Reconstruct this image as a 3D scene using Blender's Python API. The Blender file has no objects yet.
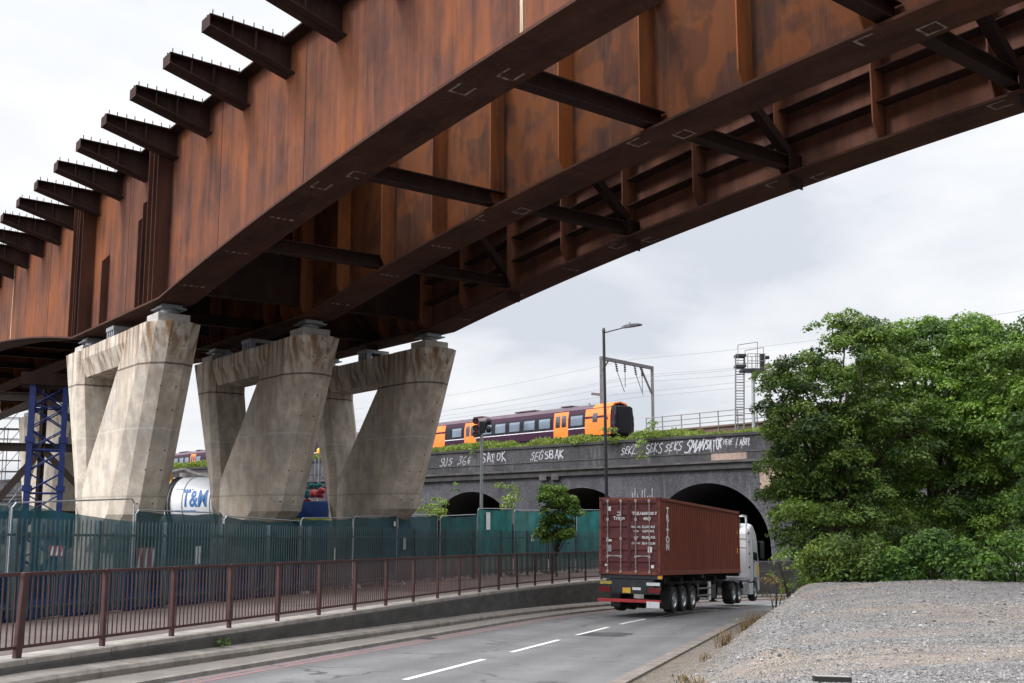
import bpy, bmesh, math, random
import numpy as np
from mathutils import Vector, Matrix
random.seed(7); rng = np.random.default_rng(11)
sc = bpy.context.scene; COL = sc.collection
R = math.radians; PI = math.pi; sin, cos = math.sin, math.cos

# ------------------------------------------------------------------ camera (eye height is z = 0)
FPX = 1000.0; PITCH = R(7.5); HOR = 515.0
cd = bpy.data.cameras.new('camera'); cam = bpy.data.objects.new('camera', cd); COL.objects.link(cam)
cam.rotation_euler = (R(90) + PITCH, 0, 0)
cd.sensor_width = 36; cd.lens = 36 * FPX / 1024
cd.shift_y = (HOR - 341.5 - FPX * math.tan(PITCH)) / 1024
cd.clip_start = .1; cd.clip_end = 6000
sc.camera = cam

def at(px, py, d):
    """the point seen at pixel px, py at forward distance d from the eye"""
    a = (px - 512) / FPX; b = -(py - 341.5 - cd.shift_y * 1024) / FPX
    y = cos(PITCH) - b * sin(PITCH); z = sin(PITCH) + b * cos(PITCH)
    return Vector((a * d / y, d, z * d / y))

# ------------------------------------------------------------------ helpers
class MB:
    def __init__(s): s.v = []; s.f = []; s.m = []; s.cur = 0
    def add(s, vs, fs):
        o = len(s.v); s.v += [tuple(p) for p in vs]; s.f += [tuple(i + o for i in f) for f in fs]; s.m += [s.cur] * len(fs); return s
    def box(s, x0, x1, y0, y1, z0, z1):
        return s.add([(x0,y0,z0),(x1,y0,z0),(x1,y1,z0),(x0,y1,z0),(x0,y0,z1),(x1,y0,z1),(x1,y1,z1),(x0,y1,z1)],
                     [(0,3,2,1),(4,5,6,7),(0,1,5,4),(1,2,6,5),(2,3,7,6),(3,0,4,7)])
    def bar(s, p, q, w, h, up=(0,0,1)):
        p, q = Vector(p), Vector(q); d = (q - p).normalized(); u = Vector(up)
        if abs(d.dot(u)) > .98: u = Vector((1,0,0))
        a = d.cross(u).normalized() * w / 2; b = a.cross(d).normalized() * h / 2
        vs = [p-a-b, p+a-b, p+a+b, p-a+b, q-a-b, q+a-b, q+a+b, q-a+b]
        return s.add(vs, [(0,1,2,3),(7,6,5,4),(0,4,5,1),(1,5,6,2),(2,6,7,3),(3,7,4,0)])
    def ibar(s, p, q, w, h, t=.03):
        p, q = Vector(p), Vector(q); d = (q-p).normalized(); a = d.cross(Vector((0,0,1))).normalized(); b = a.cross(d)
        s.bar(p + b*(h/2), q + b*(h/2), w, t); s.bar(p - b*(h/2), q - b*(h/2), w, t); s.bar(p, q, t, h - t - .004); return s
    def tube(s, p, q, r0, r1=None, n=10, cap=True):
        r1 = r0 if r1 is None else r1
        p, q = Vector(p), Vector(q); d = (q-p).normalized(); u = Vector((0,0,1)) if abs(d.z) < .95 else Vector((1,0,0))
        a = d.cross(u).normalized(); b = a.cross(d)
        vs = []
        for c, r in ((p, r0), (q, r1)):
            for i in range(n): t = 2*PI*i/n; vs.append(c + a*cos(t)*r + b*sin(t)*r)
        fs = [(i, (i+1) % n, n + (i+1) % n, n + i) for i in range(n)]
        if cap: fs += [tuple(range(n-1,-1,-1)), tuple(range(n, 2*n))]
        return s.add(vs, fs)
    def path(s, pts, r, n=8):
        for a, b in zip(pts[:-1], pts[1:]): s.tube(a, b, r, r, n)
        return s
    def loft(s, rings, cap=True):
        n = len(rings[0]); vs = [p for r in rings for p in r]; fs = []
        for k in range(len(rings)-1):
            for i in range(n):
                j = (i+1) % n; fs.append((k*n+i, k*n+j, (k+1)*n+j, (k+1)*n+i))
        if cap: fs += [tuple(range(n-1,-1,-1)), tuple(range((len(rings)-1)*n, len(rings)*n))]
        return s.add(vs, fs)
    def prism(s, poly, y0, y1, ax='y'):
        """poly of (x,z) pushed along y; ax='x': poly of (y,z) pushed along x; ax='z': (x,y) along z"""
        f = {'y': lambda a,b,c: (a,c,b), 'x': lambda a,b,c: (c,a,b), 'z': lambda a,b,c: (a,b,c)}[ax]
        return s.loft([[f(a,b,y0) for a,b in poly], [f(a,b,y1) for a,b in poly]])
    def lathe(s, prof, c=(0,0,0), ax='z', n=20, cap=True):
        """prof of (radius, height)"""
        rings = []
        for r, h in prof:
            ring = []
            for i in range(n):
                t = 2*PI*i/n; a, b = r*cos(t), r*sin(t)
                p = {'z': (a,b,h), 'y': (a,h,b), 'x': (h,a,b)}[ax]
                ring.append((p[0]+c[0], p[1]+c[1], p[2]+c[2]))
            rings.append(ring)
        return s.loft(rings, cap)
    def sheet(s, rows):
        n = len(rows[0]); vs = [p for r in rows for p in r]
        return s.add(vs, [(k*n+i, k*n+i+1, (k+1)*n+i+1, (k+1)*n+i) for k in range(len(rows)-1) for i in range(n-1)])

def obj(name, mb, mats, parent=None, smooth=False, bevel=0, fixn=True, auto=None):
    me = bpy.data.meshes.new(name); me.from_pydata(mb.v, [], mb.f)
    mats = mats if isinstance(mats, (list, tuple)) else [mats]
    for m in mats: me.materials.append(m)
    if len(mats) > 1: me.polygons.foreach_set('material_index', mb.m)
    if fixn:
        b = bmesh.new(); b.from_mesh(me); bmesh.ops.recalc_face_normals(b, faces=b.faces); b.to_mesh(me); b.free()
    if smooth or auto:
        me.polygons.foreach_set('use_smooth', [True]*len(me.polygons))
        if auto: me.set_sharp_from_angle(angle=R(auto))
    me.update()
    o = bpy.data.objects.new(name, me); COL.objects.link(o)
    if parent: o.parent = parent
    if bevel:
        b = o.modifiers.new('bevel', 'BEVEL'); b.width = bevel; b.segments = 2; b.limit_method = 'ANGLE'; b.angle_limit = R(35)
    return o
def tag(o, label=None, cat=None, group=None, kind=None):
    for k, v in (('label', label), ('category', cat), ('group', group), ('kind', kind)):
        if v: o[k] = v
    return o
def thing(name, label, cat, loc=(0,0,0), rot=(0,0,0), group=None):
    o = bpy.data.objects.new(name, None); COL.objects.link(o); o.location = loc; o.rotation_euler = rot; o.empty_display_size = .3
    return tag(o, label, cat, group)
KIDS = {}
def copy_tree(o, parent=None, label=None, loc=None, rot=None):
    c = o.copy(); COL.objects.link(c)
    if parent: c.parent = parent
    if label: c['label'] = label
    if loc is not None: c.location = loc
    if rot is not None: c.rotation_euler = rot
    for ch in list(o.children): copy_tree(ch, c)
    return c
def text(name, body, size, mat, parent=None, M=None, depth=.004, shear=0, spacing=1, align='CENTER', line=1.0, bold=0):
    cu = bpy.data.curves.new(name, 'FONT'); cu.body = body; cu.size = size; cu.extrude = depth; cu.shear = shear
    cu.align_x = align; cu.align_y = 'CENTER'; cu.space_character = spacing; cu.space_line = line; cu.offset = bold; cu.resolution_u = 3
    t = bpy.data.objects.new(name + '_t', cu); COL.objects.link(t)
    dg = bpy.context.evaluated_depsgraph_get(); me = bpy.data.meshes.new_from_object(t.evaluated_get(dg))
    bpy.data.objects.remove(t); bpy.data.curves.remove(cu)
    me.name = name; me.materials.clear(); me.materials.append(mat)
    if M is not None: me.transform(M)
    o = bpy.data.objects.new(name, me); COL.objects.link(o)
    if parent: o.parent = parent
    return o
def frame(origin, xdir, ydir):
    x = Vector(xdir).normalized(); y = Vector(ydir).normalized(); z = x.cross(y)
    M = Matrix.Identity(4)
    for i in range(3): M[i][0], M[i][1], M[i][2], M[i][3] = x[i], y[i], z[i], origin[i]
    return M

# ------------------------------------------------------------------ materials
class NT:
    def __init__(s, name):
        s.m = bpy.data.materials.new(name); s.m.use_nodes = True; s.t = s.m.node_tree; s.n = s.t.nodes; s.l = s.t.links
        s.p = s.n['Principled BSDF']; s.out = s.n['Material Output']; s._tc = None
    def tc(s, kind='Object'):
        if not s._tc: s._tc = s.n.new('ShaderNodeTexCoord')
        return s._tc.outputs[kind]
    def set(s, inp, v):
        if hasattr(v, 'is_linked'): s.l.new(v, inp)
        else:
            if isinstance(v, (tuple, list)) and len(v) == 3 and inp.type == 'RGBA': v = (*v, 1)
            inp.default_value = v
    def noise(s, scale, detail=5, rough=.6, stretch=(1,1,1), kind='Object', dist=0, off=(0,0,0)):
        mp = s.n.new('ShaderNodeMapping'); mp.inputs['Scale'].default_value = stretch; mp.inputs['Location'].default_value = off
        s.l.new(s.tc(kind), mp.inputs['Vector'])
        nz = s.n.new('ShaderNodeTexNoise'); nz.inputs['Scale'].default_value = scale; nz.inputs['Detail'].default_value = detail
        nz.inputs['Roughness'].default_value = rough; nz.inputs['Distortion'].default_value = dist
        s.l.new(mp.outputs[0], nz.inputs['Vector']); return nz.outputs['Fac']
    def ramp(s, fac, stops, mode='LINEAR'):
        r = s.n.new('ShaderNodeValToRGB'); s.l.new(fac, r.inputs[0]); e = r.color_ramp.elements; r.color_ramp.interpolation = mode
        while len(e) < len(stops): e.new(.5)
        for k, (p, c) in zip(e, stops):
            k.position = p; k.color = (*c, 1) if isinstance(c, (tuple, list)) else (c, c, c, 1)
        return r.outputs[0]
    def mix(s, fac, a, b, mode='MIX'):
        m = s.n.new('ShaderNodeMix'); m.data_type = 'RGBA'; m.blend_type = mode
        s.set(m.inputs[0], fac); s.set(m.inputs[6], a); s.set(m.inputs[7], b); return m.outputs[2]
    def math(s, op, a, b=0, clamp=False):
        m = s.n.new('ShaderNodeMath'); m.operation = op; m.use_clamp = clamp; s.set(m.inputs[0], a); s.set(m.inputs[1], b); return m.outputs[0]
    def sep(s, kind='Object'):
        x = s.n.new('ShaderNodeSeparateXYZ'); s.l.new(s.tc(kind), x.inputs[0]); return x.outputs
    def bump(s, h, strength=.3, dist=.02):
        b = s.n.new('ShaderNodeBump'); b.inputs['Strength'].default_value = strength; b.inputs['Distance'].default_value = dist
        s.l.new(h, b.inputs['Height']); s.l.new(b.outputs[0], s.p.inputs['Normal'])
    def done(s, col=None, rough=.8, metal=0, spec=None):
        if col is not None: s.set(s.p.inputs['Base Color'], col)
        s.set(s.p.inputs['Roughness'], rough); s.p.inputs['Metallic'].default_value = metal
        if spec is not None: s.p.inputs['Specular IOR Level'].default_value = spec
        return s.m
def simple(name, col, rough=.6, metal=0, var=.25, scale=3, bump=0, spec=None, stretch=(1,1,1)):
    n = NT(name); a = tuple(c*(1-var) for c in col); b = tuple(min(1, c*(1+var)) for c in col)
    f = n.noise(scale, 6, .65, stretch)
    if bump: n.bump(n.noise(scale*12, 4), bump)
    return n.done(n.ramp(f, [(.3, a), (.7, b)]), rough, metal, spec)


def steel(name, dark, mid, orange, o_lo, o_hi, patch=0, streak=(1.3,1.3,.09), off=(0,0,0)):
    n = NT(name)
    st = n.noise(1.7, 6, .55, (streak[0], streak[1], streak[2]*.75), off=off)
    st2 = n.noise(9, 5, .6, (streak[0], streak[1], streak[2]*.7), off=off)
    iso = n.noise(.8, 9, .68, (1,1,.7), off=off)
    base = n.ramp(n.math('ADD', n.math('MULTIPLY', st, .52), n.math('MULTIPLY', iso, .48)), [(.34, dark), (.50, mid), (.66, tuple(c*1.3 for c in mid))])
    big = n.noise(.42, 4, .55, (1,1,.55), dist=.6, off=off)
    fine = n.ramp(n.math('ADD', n.math('MULTIPLY', st2, .5), n.math('MULTIPLY', iso, .5)), [(.42, 0.0), (.62, 1.0)])
    m1 = n.ramp(n.math('ADD', n.math('MULTIPLY', big, .6), n.math('MULTIPLY', st, .4)), [(o_lo, 0.0), (o_hi, 1.0)])
    col = n.mix(n.math('MULTIPLY', m1, n.math('ADD', n.math('MULTIPLY', fine, .65), .35)), base, orange)
    if patch:
        pt = n.ramp(n.noise(.7, 4, .5, (1,1,.8), dist=.5, off=(3,1,7)), [(.47, 0.0), (.53, 1.0)])
        col = n.mix(n.math('MULTIPLY', pt, patch), col, orange)
        pd = n.ramp(n.noise(.95, 4, .5, (1,1,.6), dist=.4, off=(9,4,2)), [(.53, 0.0), (.58, 1.0)])
        col = n.mix(n.math('MULTIPLY', pd, patch*.75), col, dark)
    run = n.ramp(n.noise(11, 4, .5, (1.2,1.2,.035), off=(7,2,1)), [(.55, 0.0), (.74, .34)])
    col = n.mix(run, col, orange)
    drk = n.ramp(n.noise(8, 4, .5, (1.1,1.1,.03), off=(1,9,4)), [(.57, 0.0), (.76, .28)])
    col = n.mix(drk, col, dark)
    pale = n.ramp(n.noise(2.3, 7, .72, (1.6,1.6,.16), off=(5,5,5)), [(.54, 0.0), (.78, .55)])
    col = n.mix(pale, col, tuple(min(.2, c*2.0+.012) for c in mid))
    n.bump(n.noise(30, 5, .7), .15, .01)
    return n.done(col, .82, 0, .14)
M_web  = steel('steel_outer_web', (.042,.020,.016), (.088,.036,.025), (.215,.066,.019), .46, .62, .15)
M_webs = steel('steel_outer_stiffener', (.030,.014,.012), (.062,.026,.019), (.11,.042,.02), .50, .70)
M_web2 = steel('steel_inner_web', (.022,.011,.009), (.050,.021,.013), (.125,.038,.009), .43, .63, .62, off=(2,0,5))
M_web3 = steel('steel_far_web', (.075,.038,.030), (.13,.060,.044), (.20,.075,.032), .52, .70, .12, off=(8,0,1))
M_fl   = steel('steel_flange', (.026,.013,.010), (.054,.024,.017), (.10,.036,.016), .56, .76, 0, (.3,1.0,1))  # rust darkened, underside shade is put into the colour
M_stf  = steel('steel_stiffener', (.07,.028,.017), (.15,.054,.022), (.27,.085,.022), .44, .62, 0, off=(1,6,2))  # rust brightened, light on the stiffener faces is put into the colour
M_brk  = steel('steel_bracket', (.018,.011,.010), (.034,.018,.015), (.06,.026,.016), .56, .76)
M_brace = steel('steel_brace', (.013,.008,.007), (.024,.012,.010), (.05,.020,.011), .58, .78, 0, (1,1,1))  # darkened to carry the shade under the girders in its colour
M_stf3 = steel('steel_far_stiffener', (.08,.036,.026), (.15,.062,.038), (.28,.095,.03), .48, .66, 0, off=(4,6,2))  # lighter rust, painted as if lit on the far stiffener faces
n = NT('paint_mark'); M_chalk = n.done(n.mix(n.ramp(n.noise(7, 6, .75), [(.40, 0.0), (.58, 1.0)]), (.04,.02,.015), (.27,.215,.19)), .9)
M_seam = simple('weld_seam_pale', (.42,.33,.22), .8, 0, .5, 9, stretch=(1,1,.1))

def concrete(name, base, stain=.8, joint=True):
    n = NT(name)
    a = n.noise(1.1, 8, .62); b = n.noise(7, 6, .7)
    c0 = n.mix(n.ramp(a, [(.34, 0.0), (.66, 1.0)]), tuple(x*.66 for x in base), tuple(x*1.06 for x in base))
    c0 = n.mix(n.ramp(b, [(.38, .35), (.6, 0.0)]), c0, tuple(x*.5 for x in base))
    c0 = n.mix(n.ramp(n.noise(.55, 6, .7, (1,1,.8), off=(6,1,2)), [(.46, 0.0), (.62, .7)]), c0, tuple(x*.45 for x in (base[0], base[0]*.93, base[0]*.86)))
    z = n.sep()[2]
    stk = n.ramp(n.noise(2.4, 5, .55, (1.5,1.5,.045)), [(.45, 0.0), (.60, 1.0)])
    fade = n.ramp(n.math('MULTIPLY', n.math('ADD', z, 3.0), .1), [(.40, .10), (.80, .34), (.95, 1.0)])
    c1 = n.mix(n.math('MULTIPLY', n.math('MULTIPLY', stk, fade), stain), c0, (.17,.10,.055))
    stk2 = n.ramp(n.noise(4.5, 5, .6, (1.4,1.4,.06), off=(4,4,0)), [(.55, 0.0), (.70, .85)])
    c1 = n.mix(n.math('MULTIPLY', stk2, fade), c1, (.075,.052,.038))
    if joint:
        w = n.math('MULTIPLY', n.math('SUBTRACT', n.noise(2, 3), .5), .10)
        for zz, k, cc in ((5.28, .85, (.045,.033,.028)), (3.05, .4, (.5,.46,.42)), (.66, .4, (.14,.12,.10))):
            d = n.math('ABSOLUTE', n.math('SUBTRACT', n.math('ADD', z, w), zz))
            c1 = n.mix(n.math('MULTIPLY', n.ramp(d, [(.012, 1.0), (.05, 0.0)]), k), c1, cc)
    n.bump(n.noise(16, 6, .7), .25, .02)
    return n.done(c1, .88, 0, .3)
M_conc = concrete('pier_concrete', (.56,.49,.41), 1.0)
M_conc_far = concrete('pier_concrete_far', (.50,.44,.37), .5, False)
M_plinth = simple('plinth_grout', (.34,.32,.30), .8, 0, .3, 5, .2)
M_galv = simple('galvanised_plate', (.22,.235,.25), .45, .6, .25, 6)
M_kerb = simple('kerb_stone', (.20,.18,.16), .9, 0, .35, 2.5, .3)
M_kerbl = simple('pale_kerb_stone', (.27,.245,.22), .9, 0, .35, 2.5, .3)
M_kerb2 = simple('dirty_kerb', (.17,.145,.125), .9, 0, .45, 2, .3)
M_wallc = simple('road_wall_concrete', (.055,.053,.050), .9, 0, .45, 1.3, .3, stretch=(1,1,2.5))

# asphalt
n = NT('asphalt'); f1 = n.noise(.35, 5, .6); f2 = n.noise(55, 3, .7); f3 = n.noise(1.6, 6, .7)
c = n.mix(n.ramp(f1, [(.35, 0.0), (.65, 1.0)]), (.15,.147,.149), (.225,.221,.223))
c = n.mix(n.ramp(f2, [(.35, .6), (.6, 0.0)]), c, (.05,.05,.052)); c = n.mix(n.ramp(f2, [(.62, 0.0), (.75, .5)]), c, (.34,.33,.33))
c = n.mix(n.ramp(f3, [(.54, 0.0), (.70, .5)]), c, (.085,.083,.085))
at_ = n.n.new('ShaderNodeAttribute'); at_.attribute_name = 'wheel'
c = n.mix(n.math('MULTIPLY', at_.outputs['Fac'], n.math('ADD', n.math('MULTIPLY', f1, .7), .35)), c, (.088,.086,.089))
vc = n.n.new('ShaderNodeTexVoronoi'); vc.feature = 'DISTANCE_TO_EDGE'; vc.inputs['Scale'].default_value = .33; wn = n.n.new('ShaderNodeVectorMath'); wn.operation = 'ADD'; n.l.new(n.tc(), wn.inputs[0])
nzv = n.n.new('ShaderNodeTexNoise'); nzv.inputs['Scale'].default_value = 1.4; nzv.inputs['Detail'].default_value = 6; n.l.new(n.tc(), nzv.inputs['Vector']); n.l.new(nzv.outputs['Color'], wn.inputs[1]); n.l.new(wn.outputs[0], vc.inputs['Vector'])
c = n.mix(n.math('MULTIPLY', n.ramp(vc.outputs['Distance'], [(.006, .9), (.018, 0.0)]), n.ramp(f1, [(.45, 0.0), (.55, 1.0)])), c, (.04,.04,.04))
n.bump(f2, .35, .01); M_asph = n.done(c, .82, 0, .4)
n = NT('footway_paving'); f1 = n.noise(.6, 5); f2 = n.noise(40, 3)
c = n.ramp(f1, [(.3, (.085,.066,.058)), (.7, (.15,.12,.105))]); c = n.mix(n.ramp(f2, [(.4, .4), (.6, 0.0)]), c, (.05,.042,.038)); M_foot = n.done(c, .9)
n = NT('verge_slabs'); bt = n.n.new('ShaderNodeTexBrick'); f1 = n.noise(1.2, 6, .7)
c = n.ramp(f1, [(.3, (.14,.12,.105)), (.7, (.235,.21,.185))]); c = n.mix(n.ramp(n.noise(30, 3), [(.4, .45), (.6, 0.0)]), c, (.11,.10,.09)); M_verge = n.done(c, .9)
n = NT('site_ground'); f1 = n.noise(.25, 6, .65); f2 = n.noise(6, 5, .7)
c = n.ramp(f1, [(.3, (.075,.062,.05)), (.7, (.14,.12,.10))]); c = n.mix(n.ramp(f2, [(.45, .5), (.6, 0.0)]), c, (.05,.043,.036)); n.bump(f2, .5, .05); M_ground = n.done(c, .95)
def worn(name, col, keep=.42):
    n = NT(name); f = n.noise(9, 7, .75); f2 = n.noise(60, 3, .7)
    k = n.ramp(n.math('ADD', n.math('MULTIPLY', f, .6), n.math('MULTIPLY', f2, .4)), [(keep-.06, 0.0), (keep+.05, 1.0)])
    return n.done(n.mix(k, (.13,.128,.128), col), .75)
M_white = worn('road_paint_white', (.72,.71,.69), .38)
M_red = worn('road_paint_red', (.34,.13,.125), .50)
n = NT('gravel_ground'); vor = n.n.new('ShaderNodeTexVoronoi'); vor.inputs['Scale'].default_value = 30; n.l.new(n.tc(), vor.inputs['Vector'])
big = n.noise(.30, 4, .5, (.35,1,1)); cell = n.ramp(vor.outputs['Color'], [(.1, (.08,.08,.086)), (.5, (.20,.194,.192)), (.9, (.35,.335,.315))])
sand = n.ramp(n.noise(.5, 5, .6, (.28,1.5,1), off=(2,3,0)), [(.47, 0.0), (.57, .9)])
c = n.mix(sand, cell, n.ramp(n.noise(25, 4), [(.3, (.22,.175,.14)), (.7, (.36,.30,.245))]))
c = n.mix(n.ramp(n.noise(1.6, 5, .7), [(.35, .55), (.55, 0.0)]), c, (.12,.11,.105))
at_ = n.n.new('ShaderNodeAttribute'); at_.attribute_name = 'dirt'
c = n.mix(n.math('MULTIPLY', at_.outputs['Fac'], n.ramp(n.noise(1.8, 6, .7), [(.32, .25), (.55, .95)])), c, n.ramp(n.noise(9, 5, .7), [(.3, (.09,.07,.052)), (.7, (.24,.195,.15))])); n.bump(vor.outputs['Distance'], .9, .05); M_gravel = n.done(c, .92)
n = NT('gravel_stone'); oi = n.n.new('ShaderNodeNewGeometry')
c = n.ramp(oi.outputs['Random Per Island'], [(.0, (.045,.046,.052)), (.35, (.165,.16,.16)), (.8, (.27,.255,.245)), (1.0, (.36,.34,.325))]); M_stone = n.done(c, .9)

M_maroon = simple('railing_maroon', (.050,.016,.015), .6, 0, .35, 4)
M_fence = simple('palisade_paint', (.048,.082,.092), .5, .2, .25, 3)
M_tube = simple('fence_tube', (.36,.38,.40), .45, .7, .2, 5)
def net(name, col, through):
    n = NT(name); f = n.noise(1.3, 6, .6, (1,1,.7)); col1 = tuple(c*.55 for c in col); col2 = tuple(min(1,c*1.5) for c in col)
    n.done(n.ramp(f, [(.3, col1), (.7, col2)]), .8)
    tr = n.n.new('ShaderNodeBsdfTransparent'); mx = n.n.new('ShaderNodeMixShader'); mx.inputs[0].default_value = through
    n.l.new(n.p.outputs[0], mx.inputs[1]); n.l.new(tr.outputs[0], mx.inputs[2]); n.l.new(mx.outputs[0], n.out.inputs[0]); return n.m
M_net_blue = net('netting_blue', (.010,.095,.125), .20)
M_net_dark = net('netting_dark', (.010,.060,.072), .10)
M_net_teal = net('netting_teal', (.02,.185,.175), .15)
M_net_green = net('netting_green', (.012,.085,.085), .12)
M_bluebar = simple('blue_plastic', (.006,.026,.10), .45, 0, .5, 1.5)
M_black = simple('black_rubber', (.012,.012,.013), .7, 0, .3, 5)
M_blackp = simple('black_paint', (.018,.019,.022), .4, .1, .3, 5)
M_chassis = simple('chassis_paint', (.020,.022,.028), .5, .2, .4, 4)
M_rim = simple('wheel_rim', (.42,.43,.45), .35, .7, .3, 5)
M_cabw = simple('cab_white', (.56,.57,.60), .3, 0, .16, 1.5)
M_cabgrey = simple('cab_rear_grey', (.55,.54,.56), .5, 0, .12, 2)
M_glass = simple('dark_glass', (.015,.02,.025), .08, 0, .2, 2, spec=.8)
M_twin = simple('train_glass', (.10,.13,.17), .1, 0, .35, .5, spec=.8)
M_cont = NT('container_maroon'); n = M_cont
c = n.ramp(n.noise(1.2, 6, .65, (1,1,.4)), [(.3, (.155,.030,.016)), (.7, (.225,.047,.025))]); c = n.mix(n.ramp(n.noise(5, 6, .7, (1,1,.25)), [(.56, 0.0), (.74, .75)]), c, (.075,.032,.020)); c = n.mix(n.ramp(n.noise(14, 6, .75, (1,1,.5), off=(3,3,3)), [(.66, 0.0), (.72, .8)]), c, (.05,.022,.014)); M_cont = n.done(c, .55)
M_cont2 = simple('container_door_maroon', (.105,.012,.012), .55, 0, .3, 2)
M_steelbar = simple('door_bar_steel', (.36,.31,.30), .5, .4, .3, 6)
M_letter = simple('white_lettering', (.78,.76,.74), .7, 0, .1, 9)
M_redp = simple('red_paint', (.42,.025,.03), .5, 0, .2, 4)
M_lightred = simple('tail_light_red', (.16,.008,.01), .25, 0, .2, 8)
M_yellow = simple('yellow_plate', (.75,.45,.03), .5, 0, .15, 9)
M_orange = simple('train_orange', (.78,.165,.014), .4, 0, .12, 1)
M_purple = simple('train_purple', (.030,.008,.024), .6, 0, .2, 1, spec=.15)
M_band = simple('train_window_band', (.012,.011,.016), .5, 0, .3, 1, spec=.15)
M_roofp = simple('train_roof', (.075,.045,.060), .6, 0, .25, 1)
M_stripe = simple('train_stripe', (.55,.52,.56), .5, 0, .1, 1)
M_ohle = simple('mast_steel', (.16,.155,.16), .6, .3, .25, 3)
M_lamp = simple('lamp_black', (.022,.023,.028), .45, .2, .2, 3)
M_blue = simple('tower_blue', (.012,.030,.15), .45, .2, .35, 3)
M_trestle = simple('trestle_brown', (.030,.017,.013), .7, .1, .4, 2)
M_tank = simple('tank_white', (.70,.72,.75), .35, 0, .1, 1.5)
M_logo = simple('tank_blue_print', (.02,.14,.42), .5, 0, .1, 3)
M_lorryblue = simple('lorry_blue', (.012,.075,.32), .4, 0, .3, 2)
M_amber = simple('amber', (.85,.40,.03), .4, 0, .1, 3)
M_amber2 = simple('faded_yellow', (.42,.34,.06), .6, 0, .2, 8)
M_hivis = simple('hivis_yellow', (.70,.78,.05), .5, 0, .1, 3)
M_sign = simple('notice_white', (.72,.73,.74), .7, 0, .1, 5)
M_signal = simple('signal_lens', (.22,.085,.05), .2, 0, .3, 5)
M_sigpole = simple('signal_pole', (.26,.28,.28), .5, .5, .15, 4)

def brick(name, dark, light, mortar, pale=.0, scale=4.2):
    n = NT(name); bt = n.n.new('ShaderNodeTexBrick'); mp = n.n.new('ShaderNodeMapping')
    mp.inputs['Rotation'].default_value = (R(90), 0, 0); n.l.new(n.tc(), mp.inputs['Vector']); n.l.new(mp.outputs[0], bt.inputs['Vector'])
    bt.inputs['Scale'].default_value = scale; bt.inputs['Mortar Size'].default_value = .022
    n.set(bt.inputs['Color1'], dark); n.set(bt.inputs['Color2'], light); n.set(bt.inputs['Mortar'], mortar)
    soot = n.ramp(n.noise(.35, 6, .7, (1,1,.8)), [(.36, .8), (.56, 0.0)])
    c = n.mix(soot, bt.outputs[0], (.016,.015,.018))
    c = n.mix(n.ramp(n.noise(1.4, 6, .7, (1.6,1,.22), off=(3,0,0)), [(.54, 0.0), (.72, .5)]), c, (.16,.152,.16))
    c = n.mix(n.ramp(n.noise(6, 5, .75, (1.3,1,1), off=(1,0,4)), [(.52, 0.0), (.70, .35)]), c, (.14,.135,.145))
    if pale: c = n.mix(n.ramp(n.noise(.8, 5, .7), [(.45, 0.0), (.6, pale)]), c, (.24,.21,.19))
    n.bump(bt.outputs['Fac'], .4, .02); return n.done(c, .9)
M_brick = brick('viaduct_brick', (.034,.035,.044), (.088,.087,.100), (.047,.046,.050))
M_brickp = brick('parapet_brick', (.034,.033,.037), (.060,.057,.063), (.04,.038,.04))
M_cope = simple('coping_stone', (.030,.028,.028), .9, 0, .5, 1.5, .3)
M_ledge = simple('string_course', (.058,.054,.052), .9, 0, .5, 1.2, .3)
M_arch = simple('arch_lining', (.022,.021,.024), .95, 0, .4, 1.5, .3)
M_graf = worn('spray_paint_white', (.40,.40,.44), .45)
M_pinkbrick = brick('pink_brick', (.26,.17,.13), (.36,.25,.20), (.3,.26,.22))
M_browndeck = simple('brown_side_plate', (.115,.075,.055), .8, 0, .4, .8, stretch=(1,1,3))

def leafmat(name, lo, hi, trans=.35):
    n = NT(name); at_ = n.n.new('ShaderNodeAttribute'); at_.attribute_name = 'tone'
    c = n.ramp(at_.outputs['Fac'], [(0, lo), (1, hi)])
    n.done(c, .5, 0, .35)
    tl = n.n.new('ShaderNodeBsdfTranslucent'); n.l.new(n.mix(1.0, c, (1.0,1.0,.45), 'MULTIPLY'), tl.inputs[0])
    mx = n.n.new('ShaderNodeMixShader'); mx.inputs[0].default_value = trans
    n.l.new(n.p.outputs[0], mx.inputs[1]); n.l.new(tl.outputs[0], mx.inputs[2]); n.l.new(mx.outputs[0], n.out.inputs[0]); return n.m
M_leafA = leafmat('leaf_sycamore', (.022,.052,.011), (.18,.275,.052), .34)
M_leafB = leafmat('leaf_bright', (.026,.066,.010), (.19,.31,.048), .34)
M_leafC = leafmat('leaf_bush', (.018,.056,.010), (.15,.27,.042), .3)
M_leafY = leafmat('leaf_yellowgreen', (.07,.125,.02), (.23,.32,.06))
M_grass = leafmat('tall_grass', (.10,.155,.03), (.34,.40,.10), .45)
M_dry = leafmat('dry_grass', (.15,.10,.05), (.36,.26,.14))
M_bark = simple('bark', (.045,.036,.028), .95, 0, .4, 4, .5, stretch=(1,1,.2))

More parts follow.
